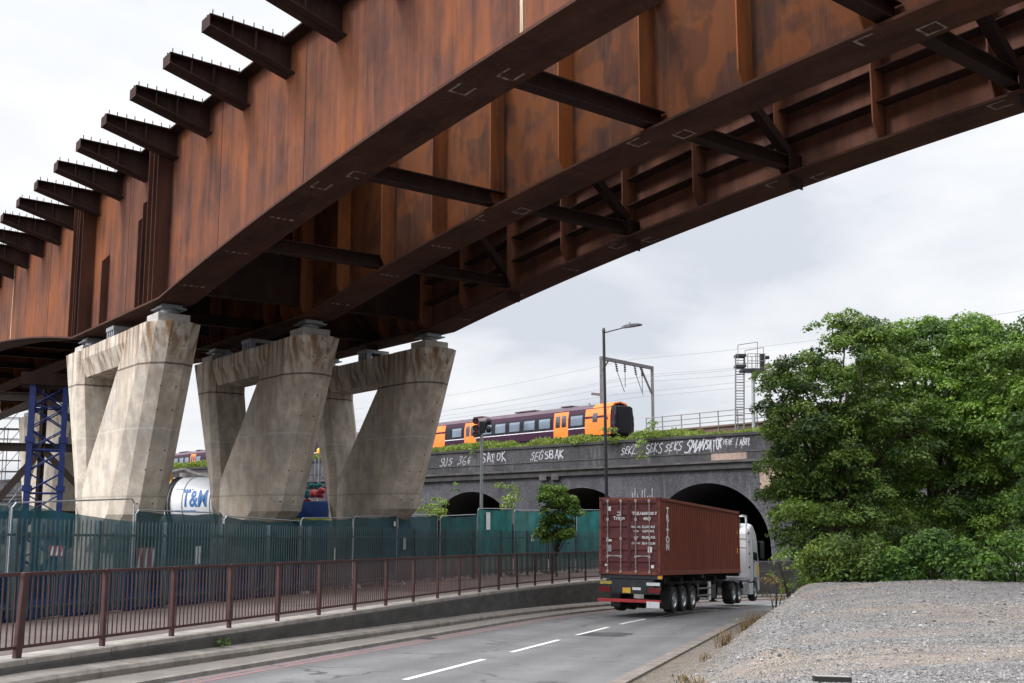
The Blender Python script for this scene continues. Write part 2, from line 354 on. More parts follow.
# ------------------------------------------------------------------ world and sun
SUN_EL = R(42); SUN_DIR = Vector((-.80, -.36, 0)).normalized() * cos(SUN_EL) + Vector((0,0,sin(SUN_EL)))
w = bpy.data.worlds.new('World'); sc.world = w; w.use_nodes = True
t = w.node_tree; nd, lk = t.nodes, t.links; bg = nd['Background']; bg.inputs[1].default_value = .10
sky = nd.new('ShaderNodeTexSky'); sky.sky_type = 'NISHITA'; sky.sun_disc = False; sky.sun_elevation = SUN_EL; sky.sun_rotation = math.atan2(SUN_DIR.x, SUN_DIR.y)
tc = nd.new('ShaderNodeTexCoord'); sp = nd.new('ShaderNodeSeparateXYZ'); lk.new(tc.outputs['Generated'], sp.inputs[0])
def wm(op, a, b, clamp=False):
    m = nd.new('ShaderNodeMath'); m.operation = op; m.use_clamp = clamp
    for i, v in enumerate((a, b)):
        if hasattr(v, 'is_linked'): lk.new(v, m.inputs[i])
        else: m.inputs[i].default_value = v
    return m.outputs[0]
zz = wm('MAXIMUM', sp.outputs[2], 0.0)
den = wm('ADD', zz, .22)                       # flatten the cloud deck so that clouds shrink towards the horizon
cx = wm('DIVIDE', sp.outputs[0], den); cy = wm('DIVIDE', sp.outputs[1], den)
cb = nd.new('ShaderNodeCombineXYZ'); lk.new(cx, cb.inputs[0]); lk.new(cy, cb.inputs[1])
def wnoise(scale, det, off, rough=.55):
    mp = nd.new('ShaderNodeMapping'); mp.inputs['Location'].default_value = off; lk.new(cb.outputs[0], mp.inputs['Vector'])
    nz = nd.new('ShaderNodeTexNoise'); nz.inputs['Scale'].default_value = scale; nz.inputs['Detail'].default_value = det; nz.inputs['Roughness'].default_value = rough
    nz.inputs['Distortion'].default_value = .3
    lk.new(mp.outputs[0], nz.inputs['Vector']); return nz.outputs['Fac']
SKY_OFF = (1.3, 4.1, 0)
cl = wnoise(1.0, 8, SKY_OFF, .52)
rp = nd.new('ShaderNodeValToRGB'); lk.new(cl, rp.inputs[0]); e = rp.color_ramp.elements
e[0].position = .38; e[0].color = (.70,.735,.80,1); e[1].position = .58; e[1].color = (1.0,1.005,1.015,1)
k = e.new(.45); k.color = (.84,.865,.915,1)
# overcast luminance: brighter towards the zenith
dt = nd.new('ShaderNodeVectorMath'); dt.operation = 'DOT_PRODUCT'; lk.new(tc.outputs['Generated'], dt.inputs[0]); dt.inputs[1].default_value = SUN_DIR
glow = wm('MULTIPLY', wm('POWER', wm('MAXIMUM', dt.outputs['Value'], 0.0), 6.0), 5.0)      # thin cloud round the hidden sun
hi_ = wm('MULTIPLY', wm('MAXIMUM', wm('SUBTRACT', zz, .48), 0.0), 2.2)
lum = wm('MULTIPLY', wm('ADD', wm('ADD', wm('ADD', wm('MULTIPLY', zz, .22), .70), hi_), glow), 10.0)
mv = nd.new('ShaderNodeMix'); mv.data_type = 'RGBA'; mv.blend_type = 'MULTIPLY'; mv.inputs[0].default_value = 1
lk.new(rp.outputs[0], mv.inputs[6]); cl3 = nd.new('ShaderNodeCombineXYZ')
for i in range(3): lk.new(lum, cl3.inputs[i])
lk.new(cl3.outputs[0], mv.inputs[7])
mx = nd.new('ShaderNodeMix'); mx.data_type = 'RGBA'; mx.inputs[0].default_value = .94
lk.new(sky.outputs[0], mx.inputs[6]); lk.new(mv.outputs[2], mx.inputs[7]); lk.new(mx.outputs[2], bg.inputs[0])
sd = bpy.data.lights.new('sun', 'SUN'); sd.energy = 1.5; sd.angle = R(11); sd.color = (1, .96, .9)
so = bpy.data.objects.new('sun', sd); COL.objects.link(so); so.rotation_euler = (-SUN_DIR).to_track_quat('-Z', 'Y').to_euler()

# ------------------------------------------------------------------ road alignment: a curve under the maroon railing, t metres along it
_step = .25; _pts = {}
def _build():
    x, y, h = -8.1, 16.8, R(18.2); _pts[0] = (x, y, h)
    for i in range(1, 480):
        t = i*_step
        if t > 20: h += R(.62) * _step if t < 78 else 0
        x += sin(h)*_step; y += cos(h)*_step; _pts[i] = (x, y, h)
_build()
def A(t, off=0, z=0):
    if t <= 0: x, y, h = _pts[0]; x += sin(h)*t; y += cos(h)*t
    else:
        i = min(int(t/_step), 478); f = t/_step - i; a, b = _pts[i], _pts[i+1]
        x = a[0]+(b[0]-a[0])*f; y = a[1]+(b[1]-a[1])*f; h = a[2]+(b[2]-a[2])*f
    return Vector((x + off*cos(h), y - off*sin(h), z))
def head(t): return _pts[0][2] if t <= 0 else _pts[min(int(t/_step), 478)][2]
def zfoot(t): return -2.35 - .0235 * max(-45, min(t, 70))
def zroad(t, off=1.75):
    z = -2.77 - .047*t if t > 0 else -2.77 - .0235*t
    return max(z, -6.6) + .012*(off - 1.75)
def t_for_px(px, off, lo=-8, hi=75):
    for _ in range(50):
        m = (lo+hi)/2; p = A(m, off); lo, hi = (m, hi) if p.x/p.y*1000+512 < px else (lo, m)
    return (lo+hi)/2
TS = [-45 + 1.5*i for i in range(101)]
def strip(name, offs, zf, mat, t0=-45, t1=105, step=1.5, **kw):
    mb = MB(); ts = [t0 + (t1-t0)*i/max(1, round((t1-t0)/step)) for i in range(max(1, round((t1-t0)/step))+1)]
    mb.sheet([[A(t, o, zf(t, o)) for o in offs] for t in ts]); return mb
S = lambda o: tag(o, kind='structure')
# ground out to the horizon, below everything
mb = MB(); mb.sheet([[(x, y, -7.2) for x in (-2500, -200, 0, 200, 2500)] for y in (-2500, -50, 100, 300, 2500)])
S(obj('ground', mb, M_ground, fixn=False))
mb = strip('', [-150, -70, -30, -12, -5.6], lambda t, o: zfoot(t) - .02 - (.0 if o > -40 else .2), M_ground, -45, 95, 3)
S(obj('site_ground', mb, M_ground))
S(obj('footway', strip('', [-5.62, -3, -.45], lambda t, o: zfoot(t), M_foot), M_foot))
mb = MB(); 
for a in range(-45, 70, 1):    # edging kerb of the footway, one metre stones
    p = [A(a+.01, -.45, zfoot(a)), A(a+.99, -.45, zfoot(a+1)), A(a+.99, .22, zfoot(a+1)), A(a+.01, .22, zfoot(a))]
    mb.loft([[v + Vector((0,0,-.3)) for v in p], [v + Vector((0,0,.03)) for v in p]])
S(obj('footway_kerb', mb, M_kerbl, bevel=.012))
# road wall: dark face, ledge at its foot
mb = MB(); ts = [-45 + 1.0*i for i in range(126)]
mb.sheet([[A(t, .20, zfoot(t)-.02), A(t, .24, zfoot(t)-.10), A(t, .26, zroad(t)+.22)] for t in ts])
tag(obj('retaining_wall', mb, M_wallc, fixn=True), 'low dark concrete wall carrying the footway edge above the road', 'wall')
mb = MB()
for i, t0 in enumerate(ts[:-1]):
    ring = lambda t: [A(t,.25,zroad(t)+.25), A(t,.80,zroad(t)+.23), A(t,.86,zroad(t)+.17), A(t,.83,zroad(t)-.1), A(t,.25,zroad(t)-.1)]
    mb.loft([ring(t0+.005), ring(t0+.995)])
S(obj('wall_ledge', mb, M_kerb))
S(obj('verge', strip('', [.8, 1.72], lambda t, o: zroad(t)+.085+.015*(o-1.7), M_verge), M_verge))
mb = MB()
for t0 in ts[:-1]:
    ring = lambda t: [A(t,1.70,zroad(t)+.09), A(t,1.80,zroad(t)+.075), A(t,1.83,zroad(t)-.15), A(t,1.70,zroad(t)-.15)]
    mb.loft([ring(t0+.008), ring(t0+.992)])
S(obj('road_kerb', mb, M_kerb))
ro_ = [1.70 + .18*i for i in range(42)] + [9.25]; rd = S(obj('road', strip('', ro_, lambda t, o: zroad(t, o), M_asph), M_asph))
wa = rd.data.attributes.new('wheel', 'FLOAT', 'POINT'); nv = len(rd.data.vertices)
tr_ = [max([0]+[1-abs(o-c_)/.55 for c_ in (2.75, 4.55, 6.3, 8.1)]) * .75 + (.35 if o < 2.6 or o > 8.7 else 0) for o in ro_]
wa.data.foreach_set('value', np.array([tr_[i % len(ro_)] for i in range(nv)], dtype=np.float32))
def marking(offa, offb, t0, t1, step=1.0):
    nn = max(1, round((t1-t0)/step)); m = MB()
    m.sheet([[A(t0+(t1-t0)*i/nn, o, zroad(t0+(t1-t0)*i/nn, o)+.005) for o in (offa, offb)] for i in range(nn+1)]); return m
mb = marking(2.0, 2.12, -45, 80); mb2 = marking(2.28, 2.40, -45, 80); mb.add(mb2.v, mb2.f)
S(obj('red_route_lines', mb, M_red))
mb = MB()
for k_ in range(-8, 14):
    t0 = 5.2 + 6.0*k_; m2 = marking(5.42, 5.56, t0 - 2.0, t0 + 2.1); mb.add(m2.v, m2.f)
S(obj('lane_dashes', mb, M_white))
M_patch = simple('asphalt_patch', (.045,.045,.047), .85, 0, .3, 4, .3)
mb = MB()
def road_quad(pts, dz):   # a flat piece lying on the road
    return [A(t, o, zroad(t, o) + dz) for t, o in pts]
mb.add(road_quad([(15.0,5.5),(16.6,5.55),(16.7,6.9),(15.1,6.8)], .005), [(0,1,2,3)])
S(obj('road_patch', mb, M_patch))
mb = MB(); mb.add(road_quad([(15.5,5.85),(16.2,5.87),(16.25,6.5),(15.55,6.5)], .010), [(0,1,2,3)])
tag(obj('manhole_cover', mb, M_ledge), 'square metal manhole cover set in a dark patch of the road', 'manhole cover')
mb = MB(); mb.add(road_quad([(12.2,1.86),(12.75,1.86),(12.75,2.2),(12.2,2.2)], .012), [(0,1,2,3)])
tag(obj('gully_grate', mb, M_black), 'small dark drain grate in the gutter beside the red lines', 'drain')
# right hand kerb and the gravel mound
mb = MB()
for t0 in ts[:-1]:
    ring = lambda t: [A(t,9.10,zroad(t,9.1)+.08), A(t,9.42,zroad(t,9.1)+.10), A(t,9.42,zroad(t,9.1)-.2), A(t,9.08,zroad(t,9.1)-.2)]
    mb.loft([ring(t0+.006), ring(t0+.994)])
S(obj('far_kerb', mb, M_kerb2))
from mathutils import noise as mnoise
def mound(t, o):
    crest = 12.2 + .25*mnoise.noise(Vector((t*.35, 3.3, 0))) + .12*mnoise.noise(Vector((t*1.3, 1.3, 0)))
    top = -1.66 - .012*max(0, o-22) + .045*mnoise.noise(Vector((t*.35, o*.35, 5))) + .018*mnoise.noise(Vector((t*1.7, o*1.7, 2)))
    back = 14.2 + .12*(o-11.4) - .018*(o-11.4)**2*.35
    top += .10*mnoise.noise(Vector((t*.16, o*.13, 8))) - .20*math.exp(-max(0, o-crest)/1.1)
    # falls off behind its far brow
    back += 1.2*mnoise.noise(Vector((o*.45, 6.1, 0)))
    if t > back: top -= min(2.6, .42*(t-back)) if o < 16 else min(1.0, .10*(t-back))
    lo = zroad(t, 9.1) + .06
    if o <= 9.4: return lo
    if o < crest:
        f = (o-9.4)/(crest-9.4); f = (f*f*(3-2*f))**1.25
        return lo + (top-lo)*f + (.13*mnoise.noise(Vector((t*.8, o*1.1, 9))) + .06*mnoise.noise(Vector((t*2.3, o*2.3, 4))))*min(1, f*2.5)
    return top
offs = [9.4 + .14*i for i in range(22)] + [12.5 + .35*i for i in range(24)] + [21 + 1.2*i for i in range(25)]
mb = MB(); tt = [-26 + .35*i for i in range(150)] + [27 + 2*i for i in range(18)]
mb.sheet([[A(t, o, mound(t, o)) for o in offs] for t in tt])
gm = S(obj('gravel_mound', mb, M_gravel, smooth=True)); da = gm.data.attributes.new('dirt', 'FLOAT', 'POINT')
da.data.foreach_set('value', np.array([max(0.0, min(1.0, (11.7 - offs[i % len(offs)])/1.2)) for i in range(len(gm.data.vertices))], dtype=np.float32))
# loose stones over the mound
def stones(N):
    ico = [(0,0,1),(.9,0,.1),(.28,.86,.05),(-.73,.53,.1),(-.73,-.53,-.1),(.28,-.86,0),(0,0,-.6)]
    fc = [(0,1,2),(0,2,3),(0,3,4),(0,4,5),(0,5,1),(6,2,1),(6,3,2),(6,4,3),(6,5,4),(6,1,5)]
    V, F = [], []
    base = np.array(ico)
    k = 0
    while k < N:
        Y = 8.5 * (27/8.5) ** random.random()
        px = random.uniform(600, 1080); X = (px-512)/1000*Y
        dx, dy = X + 8.1, Y - 16.8; h = R(18.2); t = dx*sin(h)+dy*cos(h); o = dx*cos(h)-dy*sin(h)
        if o < 9.6: continue
        if t > 20: continue
        if o < 11.4 and random.random() < (11.6-o)/2.0: continue
        if mnoise.noise(Vector((X*.28+2, Y*.9+3, 0))) > .12 and random.random() < .6: continue
        z = mound(t, o); r = random.uniform(.005, .0115) * (1 + (random.random() < .10)*.8 + (random.random() < .006)*2.2) * (.75 + Y/28)
        a = random.random()*6.28; ca, sa = cos(a), sin(a)
        p = base * np.array([r*random.uniform(.7,1.3), r*random.uniform(.7,1.3), r*random.uniform(.45,.8)]) + rng.normal(0, r*.10, base.shape)
        q = np.stack([p[:,0]*ca-p[:,1]*sa + X, p[:,0]*sa+p[:,1]*ca + Y, p[:,2] + z + r*.2], 1)
        o_ = len(V); V += [tuple(v) for v in q]; F += [tuple(i+o_ for i in f) for f in fc]; k += 1
    m = MB(); m.v = V; m.f = F; m.m = [0]*len(F); return m
tag(obj('gravel', stones(42000), M_stone, fixn=False), 'loose grey and pale stones scattered over the gravel mound', 'gravel', kind='stuff')

# ------------------------------------------------------------------ leaves
def leaf_mesh(name, P, Nrm, size, tone, mat, parent=None, aspect=.55):
    """one pointed leaf per point: four vertices folded along the middle"""
    N = len(P); P = np.asarray(P); Nrm = np.asarray(Nrm); Nrm = Nrm / (np.linalg.norm(Nrm, axis=1, keepdims=True) + 1e-9)
    rv = rng.normal(size=(N,3)); a = np.cross(Nrm, rv); a /= np.linalg.norm(a, axis=1, keepdims=True) + 1e-9; b = np.cross(Nrm, a)
    s = np.asarray(size).reshape(-1,1) * np.ones((N,1))
    v0 = P - a*s*.5; v2 = P + a*s*.55; v1 = P + b*s*aspect*.5 + Nrm*s*.10; v3 = P - b*s*aspect*.5 + Nrm*s*.10
    V = np.stack([v0, v1, v2, v3], 1).reshape(-1,3)
    me = bpy.data.meshes.new(name); me.vertices.add(4*N); me.vertices.foreach_set('co', V.ravel())
    me.loops.add(4*N); me.loops.foreach_set('vertex_index', np.arange(4*N, dtype=np.int32))
    me.polygons.add(N); me.polygons.foreach_set('loop_start', np.arange(0, 4*N, 4, dtype=np.int32)); me.polygons.foreach_set('loop_total', np.full(N, 4, dtype=np.int32))
    me.update(calc_edges=True); at_ = me.attributes.new('tone', 'FLOAT', 'FACE'); at_.data.foreach_set('value', np.clip(np.asarray(tone) * np.ones(N), 0, 1).astype(np.float32))
    me.materials.append(mat); me.validate()
    o = bpy.data.objects.new(name, me); COL.objects.link(o)
    if parent: o.parent = parent
    return o
def clump_points(centers, radii, per, tones, flat=.75, jit=.16):
    P, Nn, T = [], [], []
    for c, r, to in zip(centers, radii, tones):
        m = max(8, int(per * r * r))
        d = rng.normal(size=(m,3)); d[:,2] = np.where(d[:,2] < -.35, -d[:,2]*.6, d[:,2]); d /= np.linalg.norm(d, axis=1, keepdims=True)
        rr = r * (1 - np.abs(rng.normal(0, .20, (m,1)))) ; rr = np.clip(rr, .1*r, r*1.12)
        P.append(np.array(c) + d*rr*np.array([1,1,flat]) + rng.normal(0, jit*r*.5, (m,3)))
        Nn.append(d*.55 + rng.normal(0, .45, (m,3)) + np.array([0,0,.45])); T.append(to + rng.normal(0, .16, m))
    return np.concatenate(P), np.concatenate(Nn), np.concatenate(T)
def crown(ells, nclump, rc, seed, low=False):
    """clump centres near the surface of several ellipsoids (centre, radii)"""
    g = np.random.default_rng(seed); C, Rr, T = [], [], []
    tot = sum(e[1][0]*e[1][2] for e in ells)
    for c, r in ells:
        k = int(nclump * r[0]*r[2] / tot)
        for _ in range(k):
            d = g.normal(size=3); d /= np.linalg.norm(d); sprig = g.random() < .14
            if d[2] < -.5 and not low: d[2] *= -.4
            q = g.uniform(.98, 1.20) if sprig else g.uniform(.62, 1.03); p = np.array(c) + d*np.array(r)*q
            C.append(p); Rr.append(rc * (g.uniform(.25, .5) if sprig else g.uniform(.5, 1.4))); T.append(float(np.clip(g.normal(.48, .27), .02, .98)))
    return C, Rr, T
def limbs(mb, base, tops, r0):
    base = Vector(base); fork = base + Vector((0,0,(max(t[2] for t in tops)-base.z)*.28))
    mid = base.lerp(fork, .5) + Vector((random.uniform(-.1,.1), random.uniform(-.1,.1), 0))
    mb.tube(base, mid, r0, r0*.85, 9); mb.tube(mid, fork, r0*.85, r0*.72, 9)
    for tp in tops:
        tp = Vector(tp); a = fork.lerp(tp, .45) + Vector((random.uniform(-.3,.3), random.uniform(-.3,.3), random.uniform(.1,.5)))
        mb.tube(fork, a, r0*.5, r0*.34, 7); mb.tube(a, tp, r0*.34, r0*.10, 6)
        for _ in range(2):
            q = a.lerp(tp, random.uniform(.2,.7)); e_ = q + Vector((random.uniform(-1,1), random.uniform(-1,1), random.uniform(.2,.9)))
            mb.tube(q, e_, r0*.16, r0*.05, 5)
def tree(name, label, cat, base, ells, nclump, rc, per, leaf, mat, seed, r0=.22, group=None, bark=True):
    o = thing(name, label, cat, base, group=group); b = Vector(base)
    L = [((c[0]-b.x, c[1]-b.y, c[2]-b.z), r) for c, r in ells]
    C, Rr, T = crown(L, nclump, rc, seed); P, Nn, To = clump_points(C, Rr, per, T)
    leaf_mesh('crown', P, Nn, leaf*rng.uniform(.5, 1.55, len(P))**1.1, To, mat, o)
    if bark:
        mb = MB(); limbs(mb, (0,0,-.3), [c for c, r in L] + [(c[0]+r[0]*.5, c[1]-r[1]*.3, c[2]+r[2]*.3) for c, r in L], r0); obj('trunk', mb, M_bark, o, smooth=True)
    return o
def ell(px, py, d, rx, ry, rz): return (tuple(at(px, py, d)), (rx, ry, rz))

# ------------------------------------------------------------------ the steel viaduct: s runs along it towards the camera, o across, z up
TH = R(38.96); BP = Vector((-12.186, 33.8, 0)); BROT = math.atan2(-cos(TH), sin(TH))
UB = Vector((sin(TH), -cos(TH), 0)); VB = Vector((cos(TH), sin(TH), 0))
ZB0 = 7.39; LP = 10.39; LH = 28.16; AH = .1557; CF = .0224; ZT = 13.71; GO = (0.0, 5.57, 11.2); FW = 1.34
def zb(s, o=0):
    q = max(0, min(s/LH, 1)); u = AH*LH/2*(1-(1-q)**2); q2 = max(0, min((-s-LP)/LH, 1)); u2 = AH*LH/2*(1-(1-q2)**2)
    return ZB0 + u + u2 + CF*o - .0042*s
def ztop(s, o=0): return ZT + CF*o - .0042*s
S0, S1 = -80.0, 44.0
br = thing('steel_viaduct', 'rust brown weathering steel viaduct girders crossing high over the road, no deck yet', 'bridge', BP, (0,0,BROT))
SS = sorted(set([S0 + 1.5*i for i in range(int((S1-S0)/1.5)+1)] + [0, -LP, S1]))
grid_s = [11.3 - 3.05*k for k in range(-10, 30)]
girders = []
for gi, o0 in enumerate(GO):
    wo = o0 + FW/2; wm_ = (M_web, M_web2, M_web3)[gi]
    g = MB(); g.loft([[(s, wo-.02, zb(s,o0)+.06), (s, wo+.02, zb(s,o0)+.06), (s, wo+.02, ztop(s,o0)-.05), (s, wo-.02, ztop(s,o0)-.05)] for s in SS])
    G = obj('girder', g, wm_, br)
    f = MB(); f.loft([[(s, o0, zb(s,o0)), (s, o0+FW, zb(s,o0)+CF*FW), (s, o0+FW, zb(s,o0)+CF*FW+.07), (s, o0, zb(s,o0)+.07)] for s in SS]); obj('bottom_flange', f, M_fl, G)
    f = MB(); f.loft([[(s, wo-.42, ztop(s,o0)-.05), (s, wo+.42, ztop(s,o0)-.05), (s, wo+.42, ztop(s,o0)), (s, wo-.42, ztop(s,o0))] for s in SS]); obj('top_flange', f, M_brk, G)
    studs = MB()
    s = -40.0
    while s < 24:
        for dy in (-.25, .25): studs.box(s-.012, s+.012, wo+dy-.012, wo+dy+.012, ztop(s,o0), ztop(s,o0)+.15)
        s += .3
    tag(obj('shear_studs', studs, M_brk, G), kind='stuff')
    girders.append(G)
    # vertical stiffeners
    if gi == 0:
        for s, hi, wd in ((-11.9,0,.42),(-11.3,0,.42),(-10.7,0,.50),(-10.0,0,.55),(-7.9,10.7,.30),(-3.6,11.4,.30),(-2.9,11.9,.38),(-2.3,0,.42),(-1.7,0,.46),(-1.0,0,.55)):
            m = MB(); zt_ = hi if hi else ztop(s)-.06
            m.prism([(wo-.02, zb(s)+.07), (wo-.02-wd, zb(s)+.07), (wo-.02-wd, zt_-.35 if hi else zt_), (wo-.02, zt_)], s-.02, s+.02, 'x'); obj('stiffener', m, M_webs, G)
        for s in grid_s:   # the hidden right hand face
            m = MB(); m.box(s-.015, s+.015, wo+.022, wo+.40, zb(s,o0)+.3, ztop(s,o0)-.06); obj('stiffener', m, M_stf, G)
        for s in (9.3, 3.4, -5.6, -17.2):
            m = MB(); m.box(s-.012, s+.012, wo-.030, wo-.022, zb(s)+.09, ztop(s)-.06); obj('weld_seam', m, M_webs, G)
        for s, col in ((18.9, M_seam), (-24.6, M_seam)):
            m = MB(); m.box(s-.05, s+.05, wo-.032, wo-.022, zb(s)+.09, ztop(s)-.06); obj('weld_seam', m, col, G)
    else:
        for s in grid_s + [-11.6, -10.5, -9.6, -2.4, -1.5, -.7]:
            m = MB(); wd = .52 if gi == 1 else .62; zlo = zb(s,o0) + (.10 if gi == 1 else .16)
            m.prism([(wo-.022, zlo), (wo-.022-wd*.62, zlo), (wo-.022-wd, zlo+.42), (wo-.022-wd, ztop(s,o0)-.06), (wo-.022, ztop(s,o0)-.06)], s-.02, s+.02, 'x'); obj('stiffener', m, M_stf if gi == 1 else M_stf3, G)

    if gi == 2:
        for k, dz in enumerate((1.15, 2.05, 2.95)):
            for a, b in zip(grid_s[1:], grid_s[:-1]):
                if b < -2: continue
                m = MB(); za, zc = zb(a,o0)+dz, zb(b,o0)+dz
                m.loft([[(a+.03, wo-.022-.46, za), (a+.03, wo-.022, za), (a+.03, wo-.022, za+.025), (a+.03, wo-.022-.46, za+.025)],
                        [(b-.03, wo-.022-.46, zc), (b-.03, wo-.022, zc), (b-.03, wo-.022, zc+.025), (b-.03, wo-.022-.46, zc+.025)]]); obj('ledge_stiffener', m, M_brk, G)  # dark steel tone stands in for shade on the ledge undersides
    # paint marks on the underside
    for s in (5.0, 11.3, 17.65, 24.0, 30.3, 1.6, 8.1):
        big = s > 8.2
        def uq(m, a0, a1, b0, b1):
            m.add([(a, b, zb(a,o0)+CF*(b-o0)-.004) for a, b in ((a0,b0),(a1,b0),(a1,b1),(a0,b1))], [(0,1,2,3)])
        if big:
            for ds in (-.62, .42):
                m = MB(); c = o0 + (.38 if ds < 0 else .92) + random.uniform(-.08,.08); a = s + ds + .1 + random.uniform(-.1,.1); wv = .06
                uq(m, a-.22, a+.22, c-.22, c-.22+wv); uq(m, a-.22, a-.22+wv, c-.16, c+.18)
                if random.random() < .7: uq(m, a-.22, a+.22, c+.19, c+.19+wv)
                if ds > 0 and random.random() < .6: uq(m, a+.18, a+.22, c-.16, c+.18)
                obj('paint_mark', m, M_chalk, G, fixn=False)
        else:
            m = MB()
            for j in range(4): uq(m, s-.05, s+.04+.03*(j%2), o0+.25+.2*j, o0+.37+.2*j)
            obj('paint_mark', m, M_chalk, G, fixn=False)
# cantilever brackets on the outside of the first girder
for s in [11.3 + 3.0*1 - 3.0*k for k in range(0, 18)]:
    if s < -36: break
    wo = FW/2; tip = -1.91; zt_ = ztop(s); m = MB()
    root = wo - .43
    m.loft([[(s+a, y, zt_ - dz_) for a in (-.015,)][0:1] + [(s+.015, y, zt_ - dz_)] + [(s+.015, y, zt_-.03), (s-.015, y, zt_-.03)] for y, dz_ in ((tip, .34), (root, .92))])
    m.add([(s-.015, root, zt_-.92), (s+.015, root, zt_-.92), (s+.015, root, zt_-.06), (s-.015, root, zt_-.06), (s-.015, wo-.022, zt_-.98), (s+.015, wo-.022, zt_-.98), (s+.015, wo-.022, zt_-.06), (s-.015, wo-.022, zt_-.06)],
          [(0,4,5,1),(2,6,7,3),(0,3,7,4),(1,5,6,2),(4,7,6,5)])
    hw = .30
    for (ya, za), (yb, zb_), th in (((tip-.01, zt_), (root, zt_), .03), ((tip-.01, zt_-.34), (wo-.022, zt_-1.0), -.03)):
        m.loft([[(s-hw, ya, za), (s+hw, ya, za), (s+hw, ya, za-th), (s-hw, ya, za-th)], [(s-hw, yb, zb_), (s+hw, yb, zb_), (s+hw, yb, zb_-th), (s-hw, yb, zb_-th)]])
    m.box(s-hw+.01, s+hw-.01, tip-.03, tip-.012, zt_-.36, zt_-.004)
    for yy in (-1.25, -.55): m.box(s-.26, s+.26, yy-.01, yy+.01, zt_-.42-.28*(yy-tip)/1.7, zt_-.04)
    B = obj('cantilever_bracket', m, M_brk, br)
    for i in range(8):
        for dx in (-.2, .2):
            st = MB(); yy = tip + .08 + i*.30 + random.uniform(-.02,.02); st.tube((s+dx, yy, zt_), (s+dx+random.uniform(-.01,.01), yy, zt_+.17), .016, .016, 5); obj('shear_stud', st, M_brk, B, fixn=False)
# cross bracing
for s in [5.0, 11.3, 17.65, 24.0, 30.3, 36.6] + [-5.2, -15.5, -21.8, -28.1, -34.4, -40.7, -47.0, -53.3, -59.6, -66.0]:
    wo = [o + FW/2 for o in GO]
    m = MB(); z0, z1 = zb(s,0)+.42, zb(s,GO[1])+.42
    m.ibar((s, wo[0]+.05, z0), (s, wo[1]-.05, z1), .34, .40); obj('cross_brace', m, M_brace, br)
    m = MB(); z2 = zb(s,GO[2])+.42; m.ibar((s, wo[1]+.05, z1), (s, wo[2]-.30, z2), .30, .34); obj('cross_brace', m, M_brace, br)
    zt1 = ztop(s, GO[1]) - .5
    m = MB(); m.bar((s, wo[1]+.5, zt1), (s, wo[2]-.45, z2+.30), .26, .26, (1,0,0)); obj('diagonal_brace', m, M_brace, br)
    m = MB(); m.bar((s+.18, wo[2]-.62, z2-.25), (s+.18, wo[2]-.02, z2-.25), .02, 1.0); obj('gusset_plate', m, M_brace, br)
    m = MB(); m.ibar((s, wo[0]+.05, ztop(s)-.55), (s, wo[1]-.05, ztop(s,5.5)-.55), .28, .34); obj('cross_brace', m, M_brace, br)
    m = MB(); m.ibar((s, wo[1]+.05, ztop(s,5.5)-.55), (s, wo[2]-.05, ztop(s,11)-.55), .28, .34); obj('cross_brace', m, M_brace, br)
    if s < -6:
        m = MB(); m.bar((s, wo[0]+.1, z0+2.2), (s, wo[2]-.1, z2+2.2), .22, .22); obj('cross_brace', m, M_brace, br)
# added unseen planks that shade the girders from above: everywhere behind the first pier, and between the second and third girder
k_ = -78.0
while k_ < 42:
    for a, b in ((0,1),(1,2)):
        if (a == 0 and k_ > 3.5) or (a == 1 and k_ > 3.5 and int(round(k_/2)) % 2): continue
        m = MB(); ya, yb = GO[a]+FW/2+.1, GO[b]+FW/2-.1
        m.loft([[(k_+.01, y, ztop(k_,y)+.004), (k_+1.99, y, ztop(k_,y)+.004), (k_+1.99, y, ztop(k_,y)+.09), (k_+.01, y, ztop(k_,y)+.09)] for y in (ya, yb)]); obj('shade_plank', m, M_brace, br)
    k_ += 2
# diaphragms over the pier
for s in (-.9, -9.7):
    for a, b in ((0,1),(1,2)):
        m = MB(); y0, y1 = GO[a]+FW/2+.03, GO[b]+FW/2-.5
        m.loft([[(s-.02, y, zb(s,y)+.55), (s+.02, y, zb(s,y)+.55), (s+.02, y, zb(s,y)+3.0), (s-.02, y, zb(s,y)+3.0)] for y in (y0, y1)])
        m.loft([[(s-.2, y, zb(s,y)+.52), (s+.2, y, zb(s,y)+.52), (s+.2, y, zb(s,y)+.55), (s-.2, y, zb(s,y)+.55)] for y in (y0, y1)])
        obj('pier_diaphragm', m, M_brace, br)

